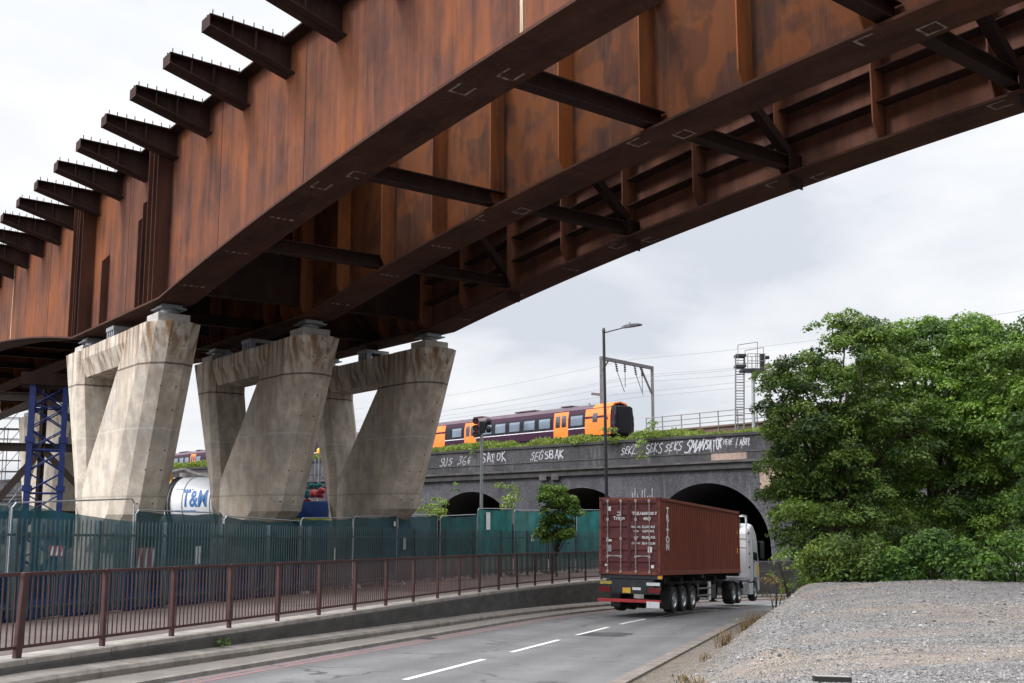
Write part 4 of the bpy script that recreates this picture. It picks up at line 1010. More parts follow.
for z in (1.7,2.4,3.0,3.45):
    m = MB(); m.box(X0+.05,X0+.16,-.015,.02,z,z+.11); obj('side_clip', m, M_black, tk)
m = MB()
for y in (.82, CW-.94): m.box(10.4, X0+2.2, y, y+.12, .78, 1.0)
m.box(10.9,12.1,.9,CW-.9,1.0,1.2); obj('chassis', m, M_chassis, tk)
m = MB(); m.box(13.6,14.75,.06,.66,.36,1.0); obj('fuel_tank', m, M_rim, tk, bevel=.09)
m = MB(); m.tube((13.0,.35,.45),(13.0,.35,1.05),.18,.18,14); obj('air_tank', m, M_plinth, tk)
wheel(tk, 11.4, .25, -1, wd=.48); wheel(tk, 11.4, CW-.25, 1, wd=.48); wheel(tk, 12.7, .22, -1, r=.44, wd=.3); wheel(tk, 12.7, CW-.22, 1, r=.44, wd=.3)
wheel(tk, X0+1.45, .20, -1, wd=.32); wheel(tk, X0+1.45, CW-.20, 1, wd=.32)
for x in (11.4, 12.7):
    for y0 in (.0, CW-.5):
        m = MB(); ring = [(x+cos(R(20+140*i/8))*.60, .52+sin(R(20+140*i/8))*.60) for i in range(9)]
        m.sheet([[(a, y0, z) for a, z in ring], [(a, y0+.5, z) for a, z in ring]]); obj('mudguard', m, M_blackp, tk)
m = MB(); m.box(X0+.1,X0+.95,.03,.1,.38,.95); obj('side_skirt', m, M_cabw, tk)

# ------------------------------------------------------------------ brick railway viaduct: x to the right along it, y away, z up
VO = Vector((15, 80, 0)); VROT = math.atan2(-.54, .84)
va = thing('railway_viaduct', 'long soot dark brick railway viaduct with round arches and graffiti on its parapet', 'viaduct', tuple(VO), (0, R(-1.0), VROT))
PIT_, RAD, CZA = 11.4, 5.0, -2.5; XC = [.55 - PIT_*k_ for k_ in range(-3, 12)]
XL, XR_ = XC[-1]-PIT_/2, XC[0]+PIT_/2
def arch_z(x):
    for c in XC:
        if abs(x-c) < RAD: return CZA + math.sqrt(RAD*RAD-(x-c)**2)
    return None
for c in XC:      # one bay per arch
    m = MB(); xs = [c-PIT_/2] + [c - RAD*cos(PI*i/28) for i in range(29)] + [c+PIT_/2]
    m.add([(c-PIT_/2,0,-7.5),(c-RAD,0,-7.5),(c-RAD,0,3.78),(c-PIT_/2,0,3.78),(c+RAD,0,-7.5),(c+PIT_/2,0,-7.5),(c+PIT_/2,0,3.78),(c+RAD,0,3.78)], [(0,1,2,3),(4,5,6,7)])
    low = [(c-RAD*cos(PI*i/28), 0, CZA+RAD*sin(PI*i/28)) for i in range(29)]
    m.sheet([low, [(x,0,3.78) for x,_,_ in low]])
    W = obj('arch_wall', m, M_brick, va, fixn=False)
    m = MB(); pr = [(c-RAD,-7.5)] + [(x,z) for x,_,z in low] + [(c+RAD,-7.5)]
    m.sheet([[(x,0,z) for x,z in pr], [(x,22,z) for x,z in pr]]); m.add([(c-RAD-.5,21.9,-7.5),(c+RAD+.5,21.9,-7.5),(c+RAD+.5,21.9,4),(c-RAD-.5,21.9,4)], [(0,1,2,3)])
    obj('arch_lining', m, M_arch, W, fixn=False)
    m = MB(); r0, r1 = RAD, RAD+.30; seg = 40
    m.sheet([[(c-r_*cos(PI*i/seg), y, CZA+r_*sin(PI*i/seg)) for r_, y in ((r0,.3),(r0-.001,-.06),(r1,-.06),(r1,.02))] for i in range(seg+1)])
    obj('arch_ring', m, M_brick, W, fixn=False)
m = MB(); m.box(XL, XR_, -.28, .5, 3.55, 3.80); m.box(XL, XR_, -.16, .5, 3.80, 4.05); obj('cornice', m, M_cope, va)
m = MB(); m.box(XL, XR_, -.34, .5, 4.05, 4.22); obj('string_course', m, M_ledge, va)
m = MB(); m.box(XL, XR_, -.10, .5, 4.22, 4.83); m.box(XL, XR_, -.06, .45, 4.90, 6.10); obj('parapet', m, M_brickp, va)
m = MB(); m.box(XL, XR_, -.16, .55, 4.83, 4.90); obj('parapet_band', m, M_ledge, va)
m = MB(); m.box(XL, XR_, -.17, .60, 6.10, 6.34); obj('coping', m, M_cope, va, bevel=.03)
m = MB(); m.box(XL, XR_, .5, 21.9, 5.0, 5.5); obj('track_bed', m, M_ground, va)
m = MB(); m.box(1.1, 4.0, -.12, -.095, 4.25, 4.80); obj('pale_patch', m, M_pinkbrick, va)
m = MB(); m.box(5.0, 7.2, -.25, -.02, 1.2, 3.5); obj('pink_brick_patch', m, M_pinkbrick, va, bevel=.02)
for x in (-14.4,-13.2): 
    m = MB(); m.box(x-.35, x+.35, -.30, .02, 3.25, 3.75); obj('corbel', m, M_ledge, va)
def vx(px):   # viaduct x under a pixel column
    k_ = (px-512)/1000; return -(15-80*k_)/(.84+.54*k_)
GL = {'S': [[(3.6,5.2),(2.5,6),(.8,5.6),(.5,4.2),(2,3.2),(3.4,2.2),(3,.6),(1.2,0),(.2,.8)]], 'U': [[(.3,6),(.4,1.2),(1.6,0),(3,.8),(3.4,6)]],
 '3': [[(.4,5.4),(2,6),(3.2,5),(1.6,3.3),(3.4,2.2),(2.8,.4),(.4,.2)]], '6': [[(3,6),(1,4),(.5,1.5),(1.6,0),(3.2,.8),(3,2.6),(1,2.4)]],
 'A': [[(0,0),(1.8,6)],[(1.8,6),(3.5,0)],[(.8,2.2),(2.9,2.2)]], 'T': [[(0,6),(4,6)],[(2,6),(2,0)]], 'O': [[(2,6),(.5,4.6),(.4,1.6),(2,0),(3.5,1.6),(3.4,4.6),(2,6)]],
 'K': [[(.4,6),(.4,0)],[(3.5,6),(.5,3)],[(.5,3),(3.6,0)]], 'E': [[(3.4,6),(.4,6)],[(.4,6),(.4,0)],[(.4,0),(3.4,0)],[(.4,3),(2.8,3)]],
 'G': [[(3.4,5),(2,6),(.4,4),(.5,1),(2,0),(3.4,1),(3.4,2.8),(2,2.8)]], 'B': [[(.4,0),(.4,6)],[(.4,6),(2.8,5.4),(2.8,3.8),(.6,3.1)],[(.6,3.1),(3.2,2.4),(3,.4),(.4,0)]],
 'M': [[(0,0),(.5,6)],[(.5,6),(2,2.5)],[(2,2.5),(3.5,6)],[(3.5,6),(4,0)]], 'N': [[(.3,0),(.5,6)],[(.5,6),(3.3,0)],[(3.3,0),(3.5,6)]], 'Z': [[(.2,6),(3.5,6)],[(3.5,6),(.2,0)],[(.2,0),(3.6,0)]],
 'R': [[(.4,0),(.4,6)],[(.4,6),(2.8,5.2),(2.6,3.6),(.5,3)],[(.5,3),(3.4,0)]], 'H': [[(.4,0),(.4,6)],[(3.4,0),(3.4,6)],[(.4,3),(3.4,3)]], 'L': [[(.4,6),(.4,0)],[(.4,0),(3.2,0)]]}
def graf(body, pxa, pxb, z, h, sh=.15, wd=.07):
    """sprayed letters: every stroke a ribbon with a wavering width, drawn by hand"""
    g = random.Random(int(pxa)*7); xa, xb = vx(pxa), vx(pxb); cw = (xb-xa)/len(body); m = MB(); lay = 0
    for k_, ch in enumerate(body):
        jx, jy, js, rot = g.uniform(-.12,.12)*cw, g.uniform(-.10,.10)*h, g.uniform(.85,1.18), g.uniform(-.14,.14)
        for st in GL[ch]:
            pts = [(a+g.uniform(-.3,.3), b+g.uniform(-.35,.35)) for a, b in st]; cr = []
            for i in range(len(pts)-1):
                p0, p1, p2, p3 = pts[max(0,i-1)], pts[i], pts[i+1], pts[min(len(pts)-1,i+2)]
                for q in range(6):
                    t = q/6; cr.append(tuple(.5*((2*b)+(c-a)*t+(2*a-5*b+4*c-d)*t*t+(3*b-a-3*c+d)*t**3) for a, b, c, d in zip(p0,p1,p2,p3)))
            cr.append(pts[-1]); out = []; lay += .0012
            for a, b in cr:
                x, y = (a/4.6-.43)*cw*js*.92, (b/6-.5)*h*js*.82; x, y = x*cos(rot)-y*sin(rot)+y*sh, x*sin(rot)*.5+y*cos(rot); out.append((xa+cw*(k_+.5)+x+jx, z+y+jy))
            rows = []
            for i, (x, y) in enumerate(out):
                x0, y0 = out[max(0,i-1)]; x1, y1 = out[min(len(out)-1,i+1)]; L = math.hypot(x1-x0, y1-y0) + 1e-6; nx, ny = -(y1-y0)/L, (x1-x0)/L; w_ = wd*g.uniform(.35,.8)
                rows.append([(x+nx*w_, -.066-lay, y+ny*w_), (x-nx*w_, -.066-lay, y-ny*w_)])
            m.sheet(rows)
            if g.random() < .3: dx, dy = out[-1]; m.box(dx-.015, dx+.015, -.064, -.0635, dy-g.uniform(.15,.4), dy)
    return obj('graffiti', m, M_graf, va, fixn=False)
graf('SUS', 441, 454, 5.40, .80, .3, .045); graf('366', 460, 473, 5.40, .80, .3, .04); graf('SATOK', 483, 507, 5.50, .98, .05, .075)
graf('SEG', 532, 545, 5.42, .86, .3, .05); graf('SBAK', 546, 566, 5.50, .86, .05, .08); graf('SEKZ', 622, 638, 5.45, .8, .3, .05)
graf('SEKS', 648, 664, 5.52, .82, .25, .07); graf('SEKS', 667, 684, 5.52, .82, .35, .06); graf('SMAN', 687, 708, 5.52, 1.05, .35, .08); graf('SATOK', 707, 724, 5.55, .95, .1, .085); graf('HERE', 725, 735, 5.65, .5, .1, .04); graf('LABEL', 738, 753, 5.62, .6, .2, .05)
# graffiti on the pier beside the right arch
m = MB()
for i in range(9): x = -6.0 + i*.22; m.tube((x, -.02, .1+.3*sin(i*2)), (x+.1, -.02, 1.9+.4*sin(i*1.7)), .035, .035, 5)
obj('paint_streak', m, M_graf, va)
# railing and brown side plate on the deck
pr_ = thing('deck_railing', 'grey tubular safety railing above the brown plate on the viaduct deck', 'railing', tuple(VO), (0, R(-1.0), VROT))
xs = [vx(p) for p in (632, 648.5, 668, 687, 706, 726, 746, 766, 786)]
for x in xs: m = MB(); m.bar((x, 3.2, 5.5), (x, 3.2, 8.55+.02*x), .08, .08); obj('post', m, M_ohle, pr_)
for dz in (0, -.42, -.85): m = MB(); m.tube((xs[0], 3.2, 8.5+.02*xs[0]+dz), (xs[-1], 3.2, 8.5+.02*xs[-1]+dz), .035); obj('rail', m, M_ohle, pr_)
m = MB(); m.loft([[(x, y, z) for y, z in ((3.25,5.4),(3.6,5.4),(3.6,7.25+.02*x),(3.25,7.25+.02*x))] for x in (vx(640), vx(790))]); m.loft([[(x, y, z) for y, z in ((3.1,7.2+.02*x),(3.7,7.2+.02*x),(3.7,7.35+.02*x),(3.1,7.35+.02*x))] for x in (vx(640), vx(790))]); obj('side_plate', m, M_browndeck, pr_)

# ------------------------------------------------------------------ train: x back along the train from its nose, y towards the camera side, z up from the rails
dirT = Vector((-.65, .76, 0)).normalized(); T0 = Vector((9.75, 86.35, 5.95)); TROT = math.atan2(dirT.y, dirT.x)
def carriage(label, s0, nose):
    c = thing('train_carriage', label, 'train carriage', tuple(T0 + dirT*s0), (0,0,TROT), 'carriages of the orange and purple train')
    L = 26.6; xs = ([(0,.86,.62,.3),(.35,.95,.85,.1),(.9,1,1,0)] if nose else [(0.1,1,1,0)]) + [(L-.1,1,1,0)]
    sec = [(-1.38,.95),(-1.40,1.6),(-1.38,2.6),(-1.22,3.35),(-.85,3.70),(0,3.85),(.85,3.70),(1.22,3.35),(1.38,2.6),(1.40,1.6),(1.38,.95)]
    m = MB(); m.loft([[(x, y*a, .95+(z-.95)*(b if z > 3 else 1) + 0) for y, z in sec] for x, a, b, _ in xs]); obj('body', m, M_purple, c, auto=40)
    # camera side is local y > 0 or < 0 ?
    sd_ = 1
    def panel(x0, x1, z0, z1, mat, name, d=.012, par=(c, c)):
        def yy(z): 
            for (ya, za), (yb, zb_) in zip(sec[6:][::-1], sec[6:][::-1][1:]):
                if za <= z <= zb_: return ya + (yb-ya)*(z-za)/(zb_-za)
            return 1.38
        zz_ = [z0 + (z1-z0)*i/4 for i in range(5)]
        out = []
        for sg, pa in zip((1, -1), par):
            m = MB(); m.sheet([[(x, sg*(yy(z)+d), z) for z in zz_] for x in (x0, x1)]); out.append(obj(name, m, mat, pa, fixn=False))
        return out
    m = MB(); m.loft([[(x, y*1.004, z+.012) for y, z in sec[3:8]] + [(x, y*.9, z-.1) for y, z in sec[3:8][::-1]] for x in (1.0 if nose else .15, L-.15)]); obj('roof', m, M_roofp, c, auto=50)
    panel(.95 if nose else .2, L-.2, 1.65, 1.73, M_stripe, 'stripe', .010)
    if nose:
        panel(.36, 3.45, .97, 3.3, M_orange, 'orange_end')
        m = MB(); m.loft([[(x, y*1.008*k2, z+.02) for y, z in sec[3:8]] + [(x, y*.9*k2, z-.1) for y, z in sec[3:8][::-1]] for x, k2 in ((.45,.9),(1.0,1),(2.6,1))]); obj('orange_roof', m, M_orange, c, auto=50)
    else: panel(.15, 1.6, .97, 3.3, M_orange, 'orange_end')
    panel(L-2.5, L-.15, .97, 3.3, M_orange, 'orange_end')
    for x0, x1 in ((5.6, 7.5), (18.9, 20.8)):
        D = panel(x0, x1, .92, 3.28, M_orange, 'door', .02)
        for a, b in ((x0+.25, x0+.85), (x1-.85, x1-.25)): panel(a, b, 1.9, 2.95, M_glass, 'door_window', .03, D)
    for x0, x1 in ((3.5,5.4),(7.75,18.65),(21.05,24.0)): panel(x0, x1, 1.78, 2.98, M_band, 'window_band', .02)
    for a in [3.75] + [8.0 + 2.12*i for i in range(5)] + [21.3]: panel(a, a+1.5, 1.95, 2.82, M_twin, 'window', .034)
    if nose:
        m = MB(); m.box(-.14, .25, -.8, .8, 1.0, 3.45); obj('gangway_front', m, M_band, c, bevel=.12)
        m = MB(); m.loft([[(-.02,y,z) for y, z in ((-1.22,1.75),(1.22,1.75),(1.0,3.35),(-1.0,3.35))], [(.30,y,z) for y, z in ((-1.36,1.75),(1.36,1.75),(1.1,3.45),(-1.1,3.45))], [(.75,y,z) for y, z in ((-1.43,2.3),(1.43,2.3),(1.26,3.32),(-1.26,3.32))]]); obj('windscreen', m, M_band, c, fixn=True)
        panel(1.9, 2.5, 2.1, 2.9, M_glass, 'cab_window', .03)
    m = MB(); m.box(.6, L-.6, -1.25, 1.25, .45, .95)
    for x in (3.2, 5.6, L-5.6, L-3.2): m.tube((x,-.8,.42), (x,.8,.42), .42, .42, 18)
    obj('underframe', m, M_black, c)
    for x in (6, 11, 12.5, 19):
        m = MB(); m.box(x, x+1.3, -.7, .7, 3.80, 3.94); obj('roof_unit', m, M_roofp, c, bevel=.05)
    if not nose:
        m = MB(); m.box(-.35, .12, -.6, .6, .9, 3.4); obj('gangway', m, M_black, c)
    return c
carriage('leading carriage of the train with orange cab and black gangway front', 0, True)
carriage('second carriage of the train, mostly hidden behind the concrete piers', 27.2, False)
carriage('third carriage of the train, almost wholly behind the middle pier', 54.4, False)
carriage('rear carriage of the train seen in the gap between the first two piers', 81.6, False)
# tall weeds along the viaduct edge
P, Nn, T_, Z_ = [], [], [], []
N = 42000; xg = rng.uniform(vx(120), vx(756), N)
hgt = np.clip(.62 + .70*np.array([mnoise.noise(Vector((x*.30, 2.2, 0))) for x in xg]) + .40*np.array([mnoise.noise(Vector((x*1.1, 7.2, 0))) for x in xg]),   .2, 2.2)
hgt *= np.where(xg > vx(690), .45, 1.0)
ca, sa = cos(VROT), sin(VROT); yg = rng.uniform(.25, 3.0, N); zg_ = 6.15 + rng.random(N)**.8*hgt + .0175*(xg) + rng.normal(0,.05,N) - .15 + .15*yg
P = np.stack([VO.x + xg*ca - yg*sa, VO.y + xg*sa + yg*ca, zg_], 1)
Nn = rng.normal(size=(N,3)); Nn[:,2] *= .35
leaf = leaf_mesh('weeds', P, Nn, rng.uniform(.14,.36,N), .35 + .35*np.array([mnoise.noise(Vector((x*.5, 9, 1))) for x in xg]) + rng.normal(0,.18,N), M_grass, aspect=.45)
tag(leaf, 'tall pale green weeds growing along the top of the viaduct', 'weeds', kind='stuff')
def shrub(name, label, cat, center, r, per, leafsz, mat, seed, n_=14, group=None, stem=True, tall=1.0):
    base = Vector((center[0], center[1], center[2]-r*tall)); o = thing(name, label, cat, tuple(base), group=group)
    C, Rr, T = crown([((0,0,r*tall), (r*.8, r*.8, r*.85*tall))], n_, r*.40, seed, True); P, Nn, To = clump_points(C, Rr, per, T)
    leaf_mesh('foliage', P, Nn, rng.uniform(leafsz*.7, leafsz*1.3, len(P)), To, mat, o)
    if stem:
        m = MB()
        for i in range(5): m.tube((0,0,-.5), (random.uniform(-.5,.5)*r, random.uniform(-.5,.5)*r, r*tall*random.uniform(.8,1.5)), .035, .012, 6)
        obj('stem', m, M_bark, o)
    return o
for px, py, d, r, lab in ((641, 437, 81.5, .8, 'green bush hanging over the parapet left of the longest graffiti'), (655, 431, 82, .9, 'green bush on the viaduct deck at the foot of the gantry post'), (556, 447, 88, .8, 'bush on the viaduct edge under the train door'), (610, 436, 84, 1.0, 'bush on the viaduct edge below the orange train cab'), (472, 449, 92, .7, 'bush on the viaduct edge beside the signal head'), (580, 442, 86, .8, 'bush on the viaduct edge between train door and lamp post')):
    shrub('bush', lab, 'bush', tuple(at(px, py, d)), r, 260, .20, M_leafY, int(px), 10, 'bushes along the viaduct edge', False)
shrub('bush', 'straggly plant rooted in the parapet beside the graffiti', 'bush', tuple(at(642, 452, 79.5)), .75, 200, .20, M_leafY, 5, 8, 'bushes along the viaduct edge', False)
shrub('bush', 'small dark plant growing out of the brickwork above the left arch', 'bush', tuple(at(455, 488, 89.5)), .55, 200, .2, M_leafC, 6, 6, 'bushes along the viaduct edge', False)

# ------------------------------------------------------------------ overhead line portal, wires, signal gantry
pg = thing('overhead_line_gantry', 'grey steel portal gantry carrying overhead wires above the train', 'gantry', tuple(at(602, 440, 88)))
a, b = at(602, 440, 88), at(653, 432, 93.5); o_ = Vector(pg.location); a1, b1 = at(601, 358, 88)-o_, at(652, 368, 93.5)-o_; a0, b0 = Vector((0,0,-2)), b-o_+Vector((0,0,-2)); a0.x, b0.x = a1.x, b1.x; a0.y, b0.y = a1.y, b1.y
for p, q in ((a0, a1), (b0, b1)):
    m = MB(); m.bar(p, q+Vector((0,0,.12)), .26, .26, (1,0,0)); obj('mast', m, M_ohle, pg)
u = (b1-a1).normalized(); m = MB(); m.bar(a1-u*.1, b1+u*.1, .24, .30); obj('crossbeam', m, M_ohle, pg)
m = MB(); m.bar(a1+u*1.1-Vector((0,0,.05)), a1-Vector((0,0,1.3)), .12, .12); m.bar(b1-u*1.9-Vector((0,0,.05)), b1-Vector((0,0,2.6)), .14, .14); obj('knee_brace', m, M_ohle, pg)
for f, dx, ln in ((.27,.55,1.0),(.45,.05,.9),(.64,.55,1.0),(.79,.05,1.0)):
    m = MB(); p = a1.lerp(b1, f); q = p + u*dx*.5 + Vector((0,0,-ln)); 
    for k_ in range(5): c0, c1 = p.lerp(q, .1+.18*k_), p.lerp(q, .2+.18*k_); m.tube(c0, c1, .11, .11, 8)
    m.tube(p, q, .04); 
    if dx > .3: m.tube(q, q + u*1.0 + Vector((0,0,-1.7)), .03)
    else: m.tube(q, q+Vector((0,0,-1.4)), .03)
    obj('insulator', m, M_lamp, pg)
m = MB(); m.bar(a1 + Vector((0,0,-3.3)), a1 + Vector((-.9,0,-3.2)), .25, .2); m.bar(a1+Vector((-.1,0,-5.6)), a1+Vector((-1.1,.3,-4.0)), .1, .1); m.bar(a1+Vector((-.1,0,-6.0)), a1+Vector((-.7,.3,-4.3)), .1, .1); obj('side_bracket', m, M_ohle, pg)
m = MB()
for f, dz in ((.33,-1.6),(.33,-3.0),(.70,-1.6),(.70,-3.0),(.5,.3),(1.0,-.6)):
    p = a1.lerp(b1, f) + Vector((0,0,dz)) + o_
    for sgn, Lw in ((1,70),(-1,62)):
        prev = p
        for i in range(1,13):
            g_ = i/12; q = p + dirT*sgn*Lw*g_ + Vector((0,0,-.9*4*g_*(1-g_)*(.4 if dz < -2 else 1))); m.tube(prev, q, .010, .010, 4, False); prev = q
tag(obj('overhead_wires', m, M_ohle), 'thin overhead railway wires running through the portal gantry', 'wires')

sg = thing('signal_gantry', 'tall railway signal post with ladder and caged platform beside the trees', 'railway signal', tuple(at(752, 432, 80)))
o_ = Vector(sg.location); Pm = lambda px, py, dd=0: at(px, py, 80+dd) - o_
m = MB(); m.tube(Pm(754, 452), Pm(753, 372), .16, .13, 12); obj('post', m, M_sigpole, sg)
m = MB()
for px in (735.5, 744.0): m.tube(Pm(px, 434), Pm(px, 355), .06, .06, 8)
for i in range(28): y = 432 - i*2.75; m.tube(Pm(735.5, y), Pm(744, y), .03 if i % 3 else .055, None, 6)
obj('ladder', m, M_ohle, sg)
m = MB()
for y in (366.5, 356): m.box(*sorted((Pm(735,y).x, Pm(745,y).x)), -.5, .5, Pm(735,y).z-.10, Pm(735,y).z+.10)
p, q = Pm(741, 370), Pm(764, 370); m.box(p.x, q.x, -.6, .7, p.z-.16, p.z+.06); m.bar(Pm(753,384), Pm(760,371), .12, .12); obj('platform', m, M_lamp, sg)
m = MB()
for dy in (-.6, .7):
    for px in (746, 754, 763): m.tube(Pm(px, 370)+Vector((0,dy,0)), Pm(px, 355)+Vector((0,dy,0)), .035, None, 6)
    for y in (355, 362): m.tube(Pm(746, y)+Vector((0,dy,0)), Pm(764, y)+Vector((0,dy,0)), .03, None, 6)
for xa, xb, yt, dy in ((736.5, 756, 344, -.5), (747, 765.5, 347, .7)):
    m.path([Pm(xa, 366)+Vector((0,dy,0)), Pm(xa, yt+2)+Vector((0,dy,0)), Pm(xb, yt-1)+Vector((0,dy,0)), Pm(xb, 368)+Vector((0,dy,0))], .03, 6)
obj('safety_cage', m, M_ohle, sg)
m = MB(); c = Pm(763, 362); m.box(c.x-.22, c.x+.12, -.25, .25, c.z-.75, c.z+.65); m.tube(c+Vector((.1,0,.35)), c+Vector((.5,0,.38)), .15); m.tube(c+Vector((.1,0,-.35)), c+Vector((.5,0,-.32)), .15); obj('signal_head', m, M_black, sg)

# ------------------------------------------------------------------ street lamp
lp = thing('street_lamp', 'tall black street lamp with one arm rising behind the lorry', 'street lamp', tuple(at(608, 590, 52)))
o_ = Vector(lp.location); top = at(604.6, 331, 52) - o_; top.y = 0; bot = Vector((0,0,-.3)); top.x = -.06
m = MB(); m.tube(bot, (0,0,1.6), .125, .125, 14); m.tube((0,0,1.6), top, .095, .075, 14); m.tube(top, top+Vector((0,0,.16)), .10, .06, 12); obj('column', m, M_lamp, lp, smooth=False, auto=50)
a = top + Vector((0,0,-.10)); e_ = a + Vector((1.05,-.2,.24))
m = MB(); m.tube(a, e_, .035, .03, 8); obj('arm', m, M_lamp, lp)
m = MB(); d = Vector((.98,-.18,.12)); n_ = Vector((0.18,.98,0))
m.loft([[e_+d*k_*.98+n_*w_*sx+Vector((0,0,sz)) for sx, sz in ((-1,-.02),(1,-.02),(.7,hh),(-.7,hh))] for k_, w_, hh in ((-.15,.05,.06),(.0,.11,.12),(.35,.17,.14),(.75,.16,.10),(.98,.08,.04))]); obj('lantern', m, M_lamp, lp)
m = MB(); m.tube(e_+d*.3+Vector((0,0,.1)), e_+d*.3+Vector((0,0,.24)), .04); obj('photocell', m, M_galv, lp)

# ------------------------------------------------------------------ traffic signal behind the panels
ts_ = thing('traffic_signal', 'grey pole with black three lamp signal heads in front of the train', 'traffic signal', tuple(at(481, 570, 56)))
o_ = Vector(ts_.location); Pz = lambda px, py: Vector(((px-481)*.056, 0, (at(481, py, 56)-o_).z))
m = MB(); m.tube(Pz(481,575), Pz(481.2,433), .105, .085, 14); obj('pole', m, M_sigpole, ts_)
m = MB(); p, q = Pz(479,433), Pz(485,421.5); m.box(p.x, q.x, -.14, .14, p.z, q.z); m.box(q.x, q.x+.12, -.10, .10, q.z-.5, q.z-.1); m.bar(Pz(474,428), Pz(481,428), .06, .06); m.bar(Pz(474,435), Pz(481,435), .06, .06); obj('backing_box', m, M_black, ts_, bevel=.03)
for py in (421, 428, 434.5):
    m = MB(); c = Pz(475, py); m.lathe([(.165,-.16),(.17,.12),(.10,.20),(.002,.21)], tuple(c), 'y', 20); H = obj('signal_lamp', m, M_black, ts_)
    m = MB(); m.tube(c+Vector((0,-.185,0)), c+Vector((0,-.165,0)), .135, .135, 20); obj('lens', m, M_signal, H)
    m = MB(); ring = [(c.x+cos(R(a_))*.175, c.z+sin(R(a_))*.175) for a_ in range(0,181,15)]; m.sheet([[(x,-.16,z) for x, z in ring], [(x,-.42,z-.03) for x, z in ring]]); obj('visor', m, M_black, H)
m = MB(); c = Pz(487.5, 421.5); m.lathe([(.18,-.1),(.19,.1),(.1,.18)], tuple(c), 'x', 16); c2 = Pz(487.5, 429.5); m.lathe([(.18,-.1),(.19,.1),(.1,.18)], tuple(c2), 'x', 16); obj('side_lamp', m, M_black, ts_)

# ------------------------------------------------------------------ white road tanker and blue lorry in the yard
tp = at(206, 500, 50); gz = zfoot(20)
tn = thing('tanker_lorry', 'white road tanker with blue printing, seen in the gap between first two piers', 'tanker', (tp.x, tp.y, gz), (0,0,R(-14)))
cz_ = 3.40; rr = 1.28
m = MB(); m.lathe([(.02,-2.55),(.75,-2.5),(1.12,-2.35),(rr,-2.1),(rr,3.6),(1.1,3.85),(.02,4.0)], (0,0,cz_), 'x', 36); obj('tank', m, M_tank, tn, auto=40)
m = MB()
for x in (-1.42, -1.25): m.lathe([(rr+.005,x-.04),(rr+.06,x-.04),(rr+.06,x+.04),(rr+.005,x+.04)], (0,0,cz_), 'x', 36)
obj('black_band', m, M_black, tn); m = MB()
for x in (-.55, .95, 2.3): m.lathe([(rr+.004,x-.02),(rr+.02,x-.02),(rr+.02,x+.02),(rr+.004,x+.02)], (0,0,cz_), 'x', 36)
obj('tank_seam', m, M_plinth, tn)
t_o = text('tank_lettering', 'T&M', 1.15, M_logo, tn, None, .004, bold=.022)
b_ = bmesh.new(); b_.from_mesh(t_o.data)
for i in range(-8, 9): bmesh.ops.bisect_plane(b_, geom=b_.verts[:]+b_.edges[:]+b_.faces[:], plane_co=(0,i*.075,0), plane_no=(0,1,0))
b_.to_mesh(t_o.data); b_.free()
for v in t_o.data.vertices:      # wrap the letters round the barrel
    a_ = v.co.y/rr + R(8); rad = rr + .012 + v.co.z*.3; v.co = Vector((v.co.x*.60 + .14, -cos(a_)*rad, cz_ + sin(a_)*rad))
m = MB()
for i in range(7): a_ = R(30); m.box(-.95+i*.14, -.88+i*.14, -rr*cos(a_)-.012, -rr*cos(a_)+.06, cz_+rr*sin(a_)-.03, cz_+rr*sin(a_)+.03)
a_ = R(-17); m.box(-.9, .2, -rr*cos(a_)-.012, -rr*cos(a_)+.05, cz_+rr*sin(a_)-.02, cz_+rr*sin(a_)+.02); obj('small_print', m, M_logo, tn)
m = MB(); m.tube((-1.2,0,cz_+rr-.05), (-1.2,0,cz_+rr+.22), .28, .28, 18); m.path([(-2.3,-.3,cz_+rr+.02),(-1.8,-.3,cz_+rr+.30),(-1.1,-.3,cz_+rr+.42),(-.3,-.3,cz_+rr+.15),(.3,-.3,cz_+rr+.06)], .06); m.path([(-.6,.1,cz_+rr+.2),(.4,.1,cz_+rr+.2),(.9,.1,cz_+rr)], .05); obj('hose_and_hatch', m, M_plinth, tn)
m = MB(); m.box(-4.9,-2.75,-1.25,1.25,.75,3.9); obj('cab', m, M_tank, tn, bevel=.15)
m = MB(); m.box(-4.6,-3.6,-1.28,-1.255,2.3,3.3); obj('cab_window', m, M_glass, tn)
m = MB(); m.tube((-1.62,-.62,cz_+1.0),(-1.62,-.62,cz_+1.42),.12,.10,12); m.box(-1.74,-1.5,-.74,-.3,cz_+.95,cz_+1.12); obj('amber_beacon', m, M_amber, tn)
m = MB(); m.tube((-2.6,-1.0,1.2),(-2.2,-1.15,4.0),.09,.09,10); m.tube((-2.45,-1.0,1.0),(-2.05,-1.2,4.1),.07,.07,10); obj('suction_hose', m, M_black, tn)
m = MB(); m.box(-4.8,4.2,-.9,.9,.7,2.2); obj('chassis', m, M_chassis, tn)
for x in (-4.0, 1.5, 2.9): wheel(tn, x, -1.05, -1); wheel(tn, x, 1.05, 1)

